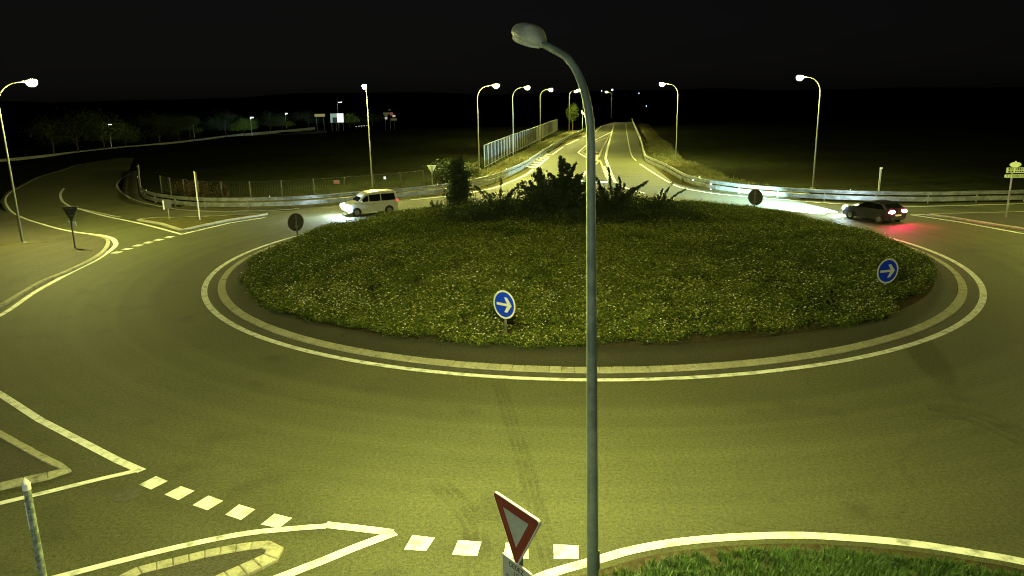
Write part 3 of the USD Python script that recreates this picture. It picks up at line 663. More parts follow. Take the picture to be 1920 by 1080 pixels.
# posts on the small left island
b = G(375, 415); zt = at_depth(365.5, 321.5, b[1])[2]
t = thing('tall_sign', 'tall thin sign seen edge on standing on the small triangular island', 'road sign', (*b, 0.12), 0.37)
part(t, 'post', tube([(0, 0, 0), (0, 0, zt - 0.12)], 0.05, 10), 'sign_white', smooth=40)
part(t, 'panel', box(0.10, 0.0, zt - 0.95, 0.05, 1.1, 1.5), 'sign_back')
for k in range(5): part(t, 'clamp', box(0.06, 0, zt - 0.35 - 0.3 * k, 0.06, 0.16, 0.05), 'galvanised')
b = G(318, 414); zt = at_depth(316, 374.5, b[1])[2]
t = thing('marker_sign', 'short marker sign with a pale edge left of the tall thin sign', 'road sign', (*b, 0.12), math.radians(20))
part(t, 'post', tube([(0, 0, 0), (0, 0, zt - 0.12)], 0.045, 10), 'galvanised', smooth=40)
part(t, 'panel', box(0.02, -0.06, zt - 0.47, 0.50, 0.04, 0.66), 'sign_back')
part(t, 'edge_strip', box(-0.29, -0.06, zt - 0.50, 0.10, 0.06, 0.72), 'sign_white')

# direction sign on the right island
b = G(1887, 410); zt = at_depth(1894, 312, b[1])[2]; sc = b[1] / FPX * 1.02
t = thing('direction_sign', 'yellowish direction sign with two panels and a small oval number plate on top', 'direction sign', (*b, 0.12), math.radians(-8))
zz = zt - 0.12
part(t, 'post', tube([(0, 0.06, 0), (0, 0.06, zz)], 0.06, 10), 'galvanised', smooth=40)
for k, (y0, y1, x0, x1, m) in enumerate(((314, 324.5, 1881.7, 1935, 'sign_green'), (326.7, 333.5, 1880, 1935, 'sign_green'))):
    z1, z0 = at_depth(1894, y0, b[1])[2] - 0.12, at_depth(1894, y1, b[1])[2] - 0.12
    w = (x1 - x0) * sc; cx = (x0 + x1) / 2 * sc - 1893 * sc
    pn = part(t, 'panel', box(cx, 0, (z0 + z1) / 2, w, 0.04, z1 - z0), m)
    part(pn, 'border', cat([box(cx, -0.022, z, w - 0.05, 0.004, 0.02) for z in (z0 + 0.03, z1 - 0.03)]), 'ink')
    for r in range(2 - k):                      # rows of writing too small to read
        zc = z0 + (z1 - z0) * ((0.72, 0.30)[r] if k == 0 else 0.5); xw = cx - w / 2 + 0.12; ws = []
        while xw < cx + w / 2 - 0.3:
            l = 0.05 + 0.06 * rng.random(); ws.append(box(xw + l / 2, -0.0225, zc, l, 0.004, 0.085 + 0.04 * rng.random())); xw += l + (0.03 if rng.random() < .8 else .12)
        part(pn, 'lettering', cat(ws), 'ink')
ov = trimesh.creation.cylinder(1, 0.05, sections=32); ov.apply_transform(trimesh.transformations.rotation_matrix(math.pi / 2, [1, 0, 0])); ov.apply_scale((0.37, 1, 0.18)); ov.apply_translation((0.10, 0, at_depth(1894, 308.8, b[1])[2] - 0.12))
part(t, 'number_plate', ov, 'sign_green', smooth=40)
part(t, 'knob', box(0.1, 0, at_depth(1894, 303.5, b[1])[2] - 0.12, 0.1, 0.05, 0.12), 'sign_green')
b = G(1647, 363); zt = at_depth(1648.5, 315, b[1])[2]
t = thing('marker_post', 'thin pale marker post behind the right guardrail above the dark car', 'post', (*b, -0.05))
part(t, 'post', box(0, 0, zt / 2, 0.13, 0.1, zt), 'sign_grey'); part(t, 'cap', box(0.04, 0, zt + 0.04, 0.22, 0.13, 0.14), 'sign_white')

# bollard on the far splitter island
b = G(1116.5, 303); zt = at_depth(1116.5, 283, b[1])[2]
t = thing('bollard', 'low island bollard with a dark oval head on a pale base', 'bollard', (*b, 0.1), 0)
s = b[1] / FPX
part(t, 'base', box(0, 0, (zt - 0.1) * 0.3, 9 * s, 0.3, (zt - 0.1) * 0.6), 'sign_grey')
ov = trimesh.creation.icosphere(2); ov.apply_scale((6 * s, 0.3, 3.6 * s)); ov.apply_translation((0, -0.1, zt - 0.1 - 3.4 * s)); part(t, 'head', ov, 'sign_back', smooth=True)

# ------------------------------------------------------------------ fences
fb = GL([(262, 345), (266, 352), (274, 357), (286, 360.5), (302, 363.5), (324, 367), (346, 370), (368, 371.5), (410, 372.2), (450, 372), (490, 371), (530, 369.3), (575, 367), (616, 364.6), (662, 361), (703, 357.5), (744, 354), (780, 350), (812, 346)], 0.35)
fh = [(257.5, 312), (270, 324), (282, 327.8), (298, 331), (317, 335), (344, 339), (364, 340), (408, 339.5), (443, 339), (485, 337), (527, 336), (570, 334), (614, 331), (660, 329), (703, 326), (742, 324), (777, 320)]
t = thing('wire_fence', 'low wire fence on thin posts behind the left guardrail', 'fence')
fp = resample(catmull(fb[2:]), 3.1); off = normals2(fp)
fp = fp + off * 1.5
hts = 1.75
for q in fp: part(t, 'post', box(q[0], q[1], hts / 2 - 0.05, 0.09, 0.09, hts + 0.1), 'fence_grey')
for h in (0.3, hts - 0.03): part(t, 'wire', tube(np.c_[fp, np.full(len(fp), h)], 0.006, 4), 'fence_grey')
vm = []
for i in range(len(fp) - 1):                # the diagonal wires of the netting
    a, b = fp[i], fp[i + 1]
    for k in np.linspace(0, 1, 13)[:-1]:
        p0, p1 = a + (b - a) * k, a + (b - a) * min(1, k + 0.08)
        vm.append(tube([(*p0, 0.25), (*p1, hts - 0.05)], 0.004, 3, False)); vm.append(tube([(*p1, 0.25), (*p0, hts - 0.05)], 0.004, 3, False))
tag(part(t, 'netting', cat(vm), 'sign_back'), kind='stuff')
def plate_on_fence(name, label, px, y_at, w, h, m, catg):
    k = np.argmin([abs((at_depth(px[0], px[1], q[1])[0]) - q[0]) for q in fp]); q = fp[k]
    c = at_depth(*px, q[1] - 0.25); tt = thing(name, label, catg, (c[0], c[1], c[2]), 0)
    part(tt, 'plate', box(0, 0, 0, w, 0.02, h), m); part(tt, 'tie', box(0, 0.13, 0, 0.03, 0.26, 0.03), 'galvanised')
plate_on_fence('notice_plate', 'small pinkish red plate hung on the wire fence', (631, 341), 0, 0.55, 0.36, 'pink_plate', 'plate')
plate_on_fence('reflector_plate', 'small white marker plate given its own glow on the wire fence', (721.5, 333.5), 0, 0.24, 0.26, 'spot_white', 'plate')  # the plate is no lamp; its brightness is emitted by the material

tb = resample(GL([(909, 316), (958, 289), (997, 270), (1030, 252.5), (1046, 244)]), 1.0)
t = thing('tall_fence', 'tall grey fence of upright posts and rails beside the far road', 'fence')
hh = 3.0
for i in range(0, len(tb), 3): part(t, 'post', box(*tb[i], hh / 2 - 0.05, 0.14, 0.14, hh + 0.1), 'fence_grey')
part(t, 'top_rail', tube(np.c_[tb, np.full(len(tb), hh)], 0.06, 6), 'fence_grey'); part(t, 'bottom_rail', tube(np.c_[tb, np.full(len(tb), 0.2)], 0.05, 6), 'fence_grey')
bars = [box(*(tb[i] + (tb[i + 1] - tb[i]) * f), hh / 2 + 0.05, 0.014, 0.014, hh - 0.3) for i in range(len(tb) - 1) for f in (0.3, 0.8)]
tag(part(t, 'bars', cat(bars), 'sign_back'), kind='stuff')

# ------------------------------------------------------------------ distant park road, lamps, boards
far_strip = resample(GL([(-30, 306), (31, 300.5), (80, 295.5), (130, 289.5), (167, 285.5), (231, 278.5), (263, 276), (327, 269.5), (390, 262), (450, 254), (540, 246), (590, 241)]), 3.0)
tag(part(None, 'far_wall', sweep(np.c_[far_strip, np.full(len(far_strip), -0.4)], [(-0.15, 0), (-0.15, 0.85), (0.15, 0.85), (0.15, 0)]), 'wall_grey'), 'long low grey wall running across the dark field at the left', 'wall')
fs2 = far_strip + normals2(far_strip) * 3.2
tag(part(None, 'footpath', ribbon(fs2, 4.0, 0.03), 'pavement'), 'pale distant path behind the low wall', 'path', kind='structure')
PL = 'small white path lamps in the distance'
pl0 = None
for (bx, by), lab in (((196, 279), 'small white path lamp among bushes at the far left, leftmost of its row'), ((356, 259), 'small white path lamp second from the left in the distance'), ((466, 255), 'small white path lamp third from the left in the distance'), ((532.5, 240), 'small white path lamp fourth from the left near the end of the wall')):
    g = G(bx, by) + np.array([0, 3.0])
    if pl0 is None:
        pl0 = thing('path_lamp', lab, 'lamp', (*g, -0.2), 0.4, PL)
        part(pl0, 'pole', tube([(0, 0, 0), (0, 0, 5.0)], [0.08, 0.05], 8), 'sign_white', smooth=40)
        hd = part(pl0, 'head', box(0.3, 0, 5.1, 0.9, 0.3, 0.09), 'sign_grey'); part(hd, 'lens', box(0.34, 0, 5.035, 0.7, 0.24, 0.04), 'path_glow')
    else: copy_of(pl0, (*g, -0.2), 0.4, lab, PL)
g = G(640, 238); t = thing('yard_lamp', 'single white floodlight pole behind the lit white screens', 'lamp', (*g, -0.3))
part(t, 'pole', tube([(-0.8, 0, 0), (-0.8, 0, 8.6)], [0.12, 0.08], 8), 'lamp_pole', smooth=40); hd = part(t, 'head', box(0, 0, 8.7, 1.7, 0.5, 0.16), 'sign_grey'); part(hd, 'lens', box(0.2, -0.02, 8.57, 1.0, 0.5, 0.1), 'path_glow')
S = 250.0 / FPX * 1.02
def board(name, label, catg, px0, px1, py0, py1, m, depth=250.0, post=True):
    c0, c1 = at_depth(px0, py1, depth), at_depth(px1, py0, depth); gz0 = -0.6
    t = thing(name, label, catg, ((c0[0] + c1[0]) / 2, depth, gz0))
    w, h, zc = c1[0] - c0[0], c1[2] - c0[2], (c0[2] + c1[2]) / 2 - gz0
    part(t, 'frame', box(0, 0.1, zc, w + 0.12, 0.18, h + 0.12), 'sign_back'); part(t, 'face', box(0, -0.01, zc, w, 0.03, h), m)
    if post:
        for s in (-0.35, 0.35): part(t, 'leg', box(w * s, 0.12, (zc - h / 2) / 2, 0.14, 0.14, max(0.2, zc - h / 2)), 'galvanised')
    return t, w, h, zc
board('lit_screen', 'brightest lit white screen in the distance, right one of the pair', 'screen', 632.5, 643.5, 212.5, 229.5, 'screen_white')
t, w, h, zc = board('lit_screen', 'pale green lit screen with a dark step cut from it, left one of the pair', 'screen', 620, 631, 213, 230, 'screen_green')
part(t, 'dark_panel', box(w * 0.16, -0.05, zc - h * 0.21, w * 0.66, 0.04, h * 0.58), 'sign_back')
board('lit_board', 'low wide yellow lit board left of the white screens', 'signboard', 590, 609, 213.5, 219, 'panel_yellow')
t = thing('signboard_cluster', 'far cluster of yellow, red and white signboards right of the tall lamp pole', 'signboard', (*at_depth(730, 225, 250)[:2], -0.6))
oz = at_depth(730, 225, 250)
def rel(px, py): q = at_depth(px, py, 250); return q[0] - oz[0], q[2] + 0.6
glow('panel_red', (0.9, 0.28, 0.2), 0.20); glow('panel_pale', (0.9, 0.85, 0.75), 0.45); glow('panel_olive', (0.6, 0.6, 0.22), 0.12)
for nm, x0, x1, y0, y1, m in (('panel', 718.5, 730, 211, 214.5, 'panel_olive'), ('panel', 721, 727, 215, 218, 'panel_olive'), ('panel', 733, 744, 222, 226, 'panel_olive'), ('panel', 736, 741, 215.5, 219.5, 'panel_pale'), ('panel', 728.5, 732, 205, 207, 'panel_olive')):
    (a0, z0), (a1, z1) = rel(x0, y1), rel(x1, y0); part(t, nm, box((a0 + a1) / 2, 0, (z0 + z1) / 2, a1 - a0, 0.1, z1 - z0), m)
for (px, py, rpx, m) in ((734, 213.5, 3.2, 'panel_red'), (724, 221.5, 2.4, 'panel_pale')):
    a0, z0 = rel(px, py); d_ = disc_mesh(rpx * S, 0.1, -0.06); d_.apply_translation((a0, 0, z0)); part(t, 'disc', d_, m)
for px in (722, 731, 739): a0, z0 = rel(px, 222); part(t, 'leg', box(a0, 0.1, z0 / 2, 0.16, 0.16, z0), 'sign_back')
LT = 'small low white lights in a row'
l0 = None
for k in range(5):
    q = at_depth(668 + 5 * k, 237.2 - 0.5 * k, 245)
    if l0 is None:
        l0 = thing('marker_light', 'tiny white light in a low row beside the lamp pole', 'light', q, 0, LT); part(l0, 'lens', box(0, 0, 0, 0.45, 0.2, 0.22), 'panel_pale'); part(l0, 'stake', box(0, 0, -0.4, 0.1, 0.1, 0.6), 'sign_back')
    else: copy_of(l0, q, 0, 'tiny white light in a low row beside the lamp pole', LT)
DL = 'pin points of light far down the road'
for px, py, lab in ((1128, 170.5, 'faint distant light left of the brightest one above the road end'), (1148, 168.5, 'bluish distant light above the end of the far road'), (1198, 175, 'faint distant light right of the road end, high up'), (1212, 199, 'lowest faint distant light on the dark slope right of the far road')):
    q = at_depth(px, py, 640.0); t = thing('distant_light', lab, 'light', (q[0], q[1], q[2]), 0, DL)
    part(t, 'lens', blob_(0.9 if px == 1148 else 0.5), 'spot_blue'); part(t, 'mast', box(0, 0.3, -4.2, 0.3, 0.3, 8.0), 'sign_back')
# white road sign beside the far lamp
c = at_depth(1094, 214, 200); t = thing('white_sign', 'white curved arrow shaped sign on a post left of the near lamp pole, far away', 'road sign', (c[0], c[1], -0.05))
part(t, 'post', box(-0.3, 0.1, c[2] / 2, 0.12, 0.1, c[2] + 0.6), 'galvanised'); s = 200 / FPX
part(t, 'panel', prism_xz(Polygon([(-4 * s, 7 * s), (-2 * s, 7 * s), (0, 3 * s), (4 * s, 0), (4.5 * s, -6 * s), (2.5 * s, -6 * s), (1 * s, -1 * s), (-3.5 * s, 2 * s)]), -0.05, 0.0).apply_translation((0, 0, c[2])), 'sign_white')

# ------------------------------------------------------------------ plants
def leaf_quads(c, nrm, size, rg, bend=0.3):
    """c: centres (n,3); pointed leaves of two triangles each."""
    n = len(c); ax = rg.normal(size=(n, 3)); ax -= nrm * (ax * nrm).sum(1, keepdims=True); ax /= np.linalg.norm(ax, axis=1, keepdims=True) + 1e-9
    b = np.cross(nrm, ax); s = np.asarray(size).reshape(-1, 1)
    tip, base = c + ax * s, c - ax * s * 0.6
    l, r = c + b * s * 0.42 + nrm * s * 0.15, c - b * s * 0.42 + nrm * s * 0.15
    v = np.stack([base, l, tip, r], 1).reshape(-1, 3); k = np.arange(n)[:, None] * 4
    return trimesh.Trimesh(v, np.vstack([k + [0, 1, 2], k + [0, 2, 3]]), process=False)
def rand_normals(n, rg, up=0.6):
    v = rg.normal(size=(n, 3)); v[:, 2] = np.abs(v[:, 2]) + up; return v / np.linalg.norm(v, axis=1, keepdims=True)
def instancer(name, label, catg, protos, idx, pos, yaw, scale):
    pi = UsdGeom.PointInstancer.Define(stage, path(W, name))
    tag(pi, label, catg, kind='stuff')
    rel_ = pi.CreatePrototypesRel()
    for k, (nm, parts_) in enumerate(protos):
        x = UsdGeom.Xform.Define(stage, f'{pi.GetPath()}/{nm}')
        for j, (pn, me, m) in enumerate(parts_): usdkit.mesh(stage, f'{x.GetPath()}/{pn}', me, M[m])
        rel_.AddTarget(x.GetPath())
    pi.CreateProtoIndicesAttr(Vt.IntArray.FromNumpy(idx.astype(np.int32)))
    pi.CreatePositionsAttr(Vt.Vec3fArray.FromNumpy(pos.astype(np.float32)))
    q = np.zeros((len(yaw), 4)); q[:, 0], q[:, 3] = np.cos(yaw / 2), np.sin(yaw / 2)
    pi.CreateOrientationsAttr(Vt.QuathArray([Gf.Quath(float(a), 0.0, 0.0, float(d)) for a, d in zip(q[:, 0], q[:, 3])]))
    s = np.asarray(scale, np.float32); s = np.stack([s, s, s], 1) if s.ndim == 1 else s
    pi.CreateScalesAttr(Vt.Vec3fArray.FromNumpy(s))
    return pi
rg = np.random.default_rng(21)
protos = []
for k in range(7):
    n = 46; c = rg.normal(size=(n, 3)) * (0.15, 0.15, 0.09); c[:, 2] = np.abs(c[:, 2]) + 0.02
    nn = rand_normals(n, rg, 0.5); ls = 0.035 + 0.03 * rg.random(n)
    parts_ = [('leaves', leaf_quads(c, nn, ls, rg), 'leaf')]
    m = (7, 10, 5, 13, 3, 9, 8)[k]
    c2 = rg.normal(size=(m, 3)) * (0.16, 0.16, 0.06); c2[:, 2] = np.abs(c2[:, 2]) + 0.13
    parts_.append(('young_leaves', leaf_quads(c2, rand_normals(m, rg, 1.2), 0.038 + 0.03 * rg.random(m), rg), 'leaf_brown' if k == 5 else 'leaf_light'))  # pale top leaves painted as lamp highlights; one clump plain brown
    if k == 6:
        m = 2; c3 = rg.normal(size=(m, 3)) * (0.14, 0.14, 0.03); c3[:, 2] = np.abs(c3[:, 2]) + 0.24
        fl = [leaf_quads(np.repeat(c3, 4, 0), rand_normals(m * 4, rg, 1.5), np.full(m * 4, 0.045), rg)]
        parts_.append(('flowers', cat(fl), 'flower'))  # pale petals also stand for lamp glints on leaves
    protos.append((f'clump_{k:03d}' if k else 'clump', parts_))
N = 30000
r = 18.6 * np.sqrt(rg.random(N)); th = rg.random(N) * 2 * np.pi
px_, py_ = CEN[0] + r * np.cos(th), CEN[1] + r * np.sin(th)
edge = bed_edge(th) + 0.75 * (meshkit.fbm(np.stack([np.cos(th) * 5, np.sin(th) * 5, 0 * th], -1), 3, 2) - 0.5) * 2
gaps = meshkit.fbm(np.stack([px_ * 0.5, py_ * 0.5, 0 * px_ + 9], -1), 3, 31)
kp = (r < edge) & ((gaps > 0.30) | (rg.random(N) < 0.3)); px_, py_, r, th, edge = px_[kp], py_[kp], r[kp], th[kp], edge[kp]; n = len(r)
hgt = meshkit.fbm(np.stack([px_ * 0.35, py_ * 0.35, 0 * px_], -1), 4, 11)
kind = meshkit.fbm(np.stack([px_ * 0.16, py_ * 0.16, 0 * px_ + 3], -1), 3, 17) + rg.normal(size=n) * 0.10
idx = np.select([kind < 0.38, kind < 0.46, kind < 0.52, kind < 0.60, kind < 0.70], [4, 2, 0, 1, 3], 1)
bloom = np.clip((r - 8.5) / 8, 0, 1) ** 1.5 * np.clip((CEN[1] + 2 - py_) / 12, 0, 1)      # flowers and painted lamp glints thicken towards the edge on the near side
bloom *= 0.25 + 0.9 * meshkit.fbm(np.stack([px_ * 0.6, py_ * 0.6, 0 * px_ + 5], -1), 3, 41); idx = np.where(rg.random(n) < 0.30 * bloom + 0.02, 6, idx); idx = np.where(rg.random(n) < 0.06, 5, idx)
rim = np.clip((edge - r) / 1.3, 0, 1)
lift = (0.03 + 0.95 * np.clip(hgt - 0.27, 0, 1)) * (0.25 + 0.75 * rim)
instancer('ground_cover', 'dense low flowering shrubs covering the central island', 'ground cover', protos, idx, np.c_[px_, py_, mound(px_, py_) + lift * rg.random(n) ** 0.5], rg.random(n) * 6.283, 0.8 + 0.7 * rg.random(n))

def shrub(label, base, stems, leaf=0.11, mleaf='shrub_leaf', name='shrub', catg='shrub', group=None, fill=None, dens=1.0, seed=0):
    """stems: (azimuth, lean, length, leafiness radius, bend); fill: (n, rx, ry, rz, zc) a leafy mass of n leaves."""
    rg = np.random.default_rng(300 + seed)
    t = thing(name, label, catg, base, 0, group)
    for k, (az, lean, L, rad, bend) in enumerate(stems):
        L = L * (1.22 if group == GS else 1.0)
        s = np.linspace(0, 1, 9); d = np.array([math.cos(az), math.sin(az)])
        horiz = lean * L * s + bend * L * s ** 3
        p = np.c_[np.outer(horiz, d), L * s * math.sqrt(max(0.1, 1 - lean ** 2)) - abs(bend) * L * 0.35 * s ** 3]
        p[:, :2] += np.outer(s, rg.normal(0, 0.05, 2))
        part(t, 'stem', tube(p, np.linspace(0.028, 0.006, 9), 5), 'twig')
        n = int(190 * L * dens); u = rg.random(n) ** 0.8; u = u[meshkit.noise(np.c_[u * 9, 0 * u, 0 * u + k], seed) + 0.25 * rg.random(n) > 0.42]; n = len(u); c = np.stack([np.interp(u, s, p[:, j]) for j in range(3)], 1)
        c += rg.normal(size=(n, 3)) * (rad * (1.05 - 0.75 * u))[:, None]
        c[:, 2] = np.maximum(c[:, 2], 0.02)
        part(t, 'foliage', leaf_quads(c, rand_normals(n, rg, 0.2), leaf * (0.6 + 0.7 * rg.random(n)), rg), mleaf)
    if fill:
        n, rx, ry, rz, zc = fill
        v = rg.normal(size=(n, 3)); v /= np.linalg.norm(v, axis=1, keepdims=True); v *= (rg.random((n, 1)) ** 0.45)
        v *= (0.45 + 1.1 * meshkit.fbm(v * 2.6 + seed, 3, seed))[:, None]
        c = v * (rx, ry, rz) + (0, 0, zc); c[:, 2] = np.maximum(c[:, 2], 0.02)
        part(t, 'foliage', leaf_quads(c, rand_normals(n, rg, 0.1), leaf * (0.6 + 0.7 * rg.random(n)), rg), mleaf)
    return t
def on_mound(px, py, y):
    p = at_depth(px, py, y); g = gz(p); return (p[0], p[1], g), y / FPX
GS = 'tall shrubs on top of the planted island'
rs = np.random.default_rng(77)
def brush(n, lean, L0, L1, rad, bend=0.05):
    out = []
    for k in range(n):
        a, l = rs.random() * 6.283, lean * math.sqrt(rs.random())
        out.append((a, l, (L1 - (L1 - L0) * (l / lean)) * (0.82 + 0.3 * rs.random()), rad * (0.6 + 0.8 * rs.random()), bend * rs.normal()))
    return out
b, s = on_mound(862, 395, 52.0)
shrub('dense dark column shaped shrub left of the other tall island shrubs', b, brush(20, .24, 2.5, 3.1, .26), 0.10, group=GS, dens=1.5, fill=(2200, 1.15, 1.0, 1.3, 1.0), seed=1)
b, s = on_mound(1045, 390, 46.0)
shrub('largest feathery shrub with upright tips in the middle of the island', b, [(a, l * 1.1, L, r_, b_) for a, l, L, r_, b_ in brush(54, .78, 2.15, 3.05, .17)], 0.12, group=GS, dens=1.15, fill=(9000, 2.8, 1.6, 1.75, 0.8), seed=2)
b, s = on_mound(935, 388, 48.0)
shrub('airy shrub with drooping twigs between the column shrub and the spires', b, [(a, .38 + .1 * (k % 2), 1.7 + .25 * (k % 3), .10, .25) for k, a in enumerate(np.linspace(0, 6.0, 9))], 0.075, group=GS, dens=0.8, fill=(3600, 1.9, 1.3, 1.15, .4), seed=3)
b, s = on_mound(1150, 385, 46.5)
shrub('shrub with arching tips just right of the near lamp pole', b, brush(13, .55, 2.0, 2.5, .10, .22) + [(0.0 + .3 * k, .45 + .06 * k, 2.3 - .1 * k, .08, .28) for k in range(4)], 0.085, group=GS, fill=(5600, 2.4, 1.5, 1.35, .6), seed=4)
b, s = on_mound(1232, 388, 47.0)
shrub('low shrub with two thin shoots, rightmost of the tall island shrubs', b, brush(7, .5, 1.2, 1.5, .09, .2) + [(0.4, .25, 1.9, .07, .2), (6.0, .5, 1.85, .07, .25)], 0.075, group=GS, fill=(3600, 2.2, 1.3, .85, .35), seed=5)
b, s = on_mound(905, 400, 45.0)
shrub('low dark spreading shrub in front of the airy shrub', b, [(0.8 * k, .6, 0.9, .15, .1) for k in range(7)], 0.085, group=GS, fill=(5600, 3.0, 1.7, 1.05, .4), seed=6)
b, s = on_mound(1090, 405, 43.0)
shrub('low dark spreading shrub at the foot of the spires', b, [(0.8 * k, .6, 0.9, .15, .1) for k in range(7)], 0.085, group=GS, fill=(6500, 3.8, 1.8, .8, .3), seed=7)
b, s = on_mound(1240, 402, 44.0)
shrub('low dark spreading shrub below the two thin shoots', b, [(0.8 * k, .6, 0.7, .12, .1) for k in range(7)], 0.085, group=GS, fill=(5200, 3.2, 1.8, .7, .25), seed=8)
b, s = on_mound(818, 385, 52.0)
shrub('small spindly shrub left of the dense column shrub', b, [(1.2 * k, .35, 0.9, .09, .1) for k in range(5)], 0.075, group=GS, dens=.8, seed=9)
# plants beyond
g = G(845, 345) + (0, 1.5); shrub('tall rough bush behind the far left guardrail next to the pale triangle sign', (*g, -0.05), [(k, .2, 2.2, .35, .05) for k in range(6)], 0.13, 'shrub_leaf', fill=(3600, 2.6, 1.5, 1.5, 1.1), seed=10)
g = G(883, 337) + (0, 2.0); shrub('yellow lit tuft of tall grass and bush at the foot of the first fence lamp', (*g, -0.05), [(k, .3, 1.8, .25, .1) for k in range(7)], 0.12, 'dry_grass', fill=(2200, 1.5, 1.2, 1.1, .7), seed=11)
for px, lab, sd in ((336, 'brownish climbing plant on the wire fence left of the tall thin sign', 12), (386, 'brownish climbing plant on the wire fence right of the tall thin sign', 13), (412, 'small climbing plant on the wire fence further right', 14)):
    k = np.argmin([abs(at_depth(px, 360, q[1])[0] - q[0]) for q in fp]); q = fp[k]
    shrub(lab, (q[0], q[1] + .15, 0), [(0.1 * j - .3, .3, 1.4, .2, .1) for j in range(3)] + [(3.1, .3, 1.4, .2, .1)], 0.09, 'vine_leaf', 'climbing_plant', 'climbing plant', 'climbing plants on the wire fence', fill=(700 if sd < 14 else 300, 1.5 if sd < 14 else .8, .18, .8, .95), seed=sd)
def tree(label, base, H, rx, mleaf='leaf', seed=0, group='trees in the dark distance'):
    rg = np.random.default_rng(500 + seed); t = thing('tree', label, 'tree', base, 0, group)
    part(t, 'trunk', tube([(0, 0, 0), (.05, 0, H * .3), (.1, .05, H * .6), (.05, 0, H * .9)], [.16, .12, .08, .03], 7), 'bark')
    cs = []
    for k in range(9):
        az, z = rg.random() * 6.28, H * (.3 + .5 * rg.random()); e = np.array([math.cos(az) * rx * .7, math.sin(az) * rx * .7, z + H * .1])
        part(t, 'branch', tube([(.05, 0, z - .1 * H), e * (.5, .5, 1) , e], [.06, .04, .015], 5), 'bark'); cs.append(e)
    cs += [np.array([0, 0, H * .9]), np.array([0, 0, H * .6])]
    c = np.vstack([e + rg.normal(size=(260, 3)) * (rx * .3, rx * .3, H * .09) for e in cs])
    part(t, 'crown', leaf_quads(c, rand_normals(len(c), rg, .2), 0.2 * (.6 + .7 * rg.random(len(c))), rg), mleaf)
for (px, py), H, rx, lab, sd in (((1074, 246), 6.5, 1.6, 'small green tree lit by the lamp beside the far road', 1), ((184, 279), 5.5, 3.2, 'dim bushy tree beside the leftmost path lamp', 2), ((212, 279), 5.0, 3.0, 'dim bushy tree just right of the leftmost path lamp', 3), ((340, 262), 5.5, 2.6, 'dim tree left of the second path lamp', 4), ((445, 258), 4.6, 2.8, 'dim low tree left of the third path lamp', 5), ((520, 246), 4.2, 3.0, 'dim low tree left of the fourth path lamp', 6), ((655, 238), 4.5, 2.6, 'dim green bush right of the lit white screens', 7), ((150, 290), 7.5, 3.6, 'tall dark tree further left behind the low grey wall', 22), ((95, 296), 8.0, 4.0, 'dark tree behind the low wall, second from the left frame edge', 23), ((45, 300), 7.0, 3.6, 'dark tree behind the low wall right beside the leaning looking lamp', 24), ((265, 276), 7.0, 4.2, 'dark broad tree between the first and second path lamps', 25), ((305, 270), 6.0, 3.6, 'dark tree left of the trees at the second path lamp', 26), ((400, 261), 6.5, 4.4, 'dark broad tree between the second and third path lamps', 27), ((490, 250), 6.0, 4.2, 'dark tree right of the third path lamp', 28), ((565, 244), 5.5, 4.0, 'dark tree right of the fourth path lamp below the yellow board', 29), ((690, 236), 4.0, 3.6, 'dark bush behind the low row of tiny lights', 30)):
    g = G(px, py) + np.array([0, 5.5 if sd in (2, 3, 4, 5, 6) else 9.0 if sd > 20 else 1.0]); tree(lab, (*g, -0.3), H, rx if sd > 1 else 1.2, 'shrub_leaf' if sd > 20 else 'leaf', seed=sd)

def blades(n, h, spread, w, rg, lean=0.5):
    az = rg.random(n) * 6.283; r0 = spread * np.sqrt(rg.random(n)); a0 = rg.random(n) * 6.283
    b = np.c_[r0 * np.cos(a0), r0 * np.sin(a0), np.zeros(n)]; d = np.c_[np.cos(az), np.sin(az), np.zeros(n)]; s = np.c_[-np.sin(az), np.cos(az), np.zeros(n)]
    hh = (h * (0.5 + 0.6 * rg.random(n)))[:, None]; l = (lean * rg.random(n))[:, None]
    m = b + d * hh * l * 0.4 + [0, 0, 1] * hh * 0.6; t = b + d * hh * l * 1.2 + [0, 0, 1] * hh * 0.95
    v = np.stack([b - s * w, b + s * w, m + s * w * .8, m - s * w * .8, t], 1).reshape(-1, 3); k = np.arange(n)[:, None] * 5
    return trimesh.Trimesh(v, np.vstack([k + [0, 1, 2], k + [0, 2, 3], k + [3, 2, 4]]), process=False)
rg = np.random.default_rng(5)
gp = [(('tuft' if k == 0 else f'tuft_{k:03d}'), [('blades', blades(16, 0.17, 0.07, 0.006, rg, 0.9), 'grass_blade')]) for k in range(4)]
cand = np.c_[rg.uniform(-1.3, 15, 16000), rg.uniform(9.5, 14.6, 16000)]
inner = vp.buffer(-0.28); ok = np.array([inner.contains(Point(*c)) for c in cand]); clump = meshkit.fbm(np.c_[cand * 1.3, np.zeros(len(cand))], 3, 4)
dl = np.array([inner.exterior.distance(Point(*c)) for c in cand])
ok &= (clump + np.clip(dl, 0, .5) * .6 > 0.42) & (cand[:, 0] > 0.9 + 0.3 * rg.random(len(cand)))
cand = cand[ok]; n = len(cand)
instancer('grass', 'short green grass on the verge in the bottom right corner', 'grass', gp, rg.integers(0, 4, n), np.c_[cand, np.full(n, 0.02)], rg.random(n) * 6.283, 0.6 + 0.7 * rg.random(n))
gp = [(('tuft' if k == 0 else f'tuft_{k:03d}'), [('blades', blades(26, 0.7, 0.3, 0.018, rg, 0.7), 'dry_grass')]) for k in range(4)]
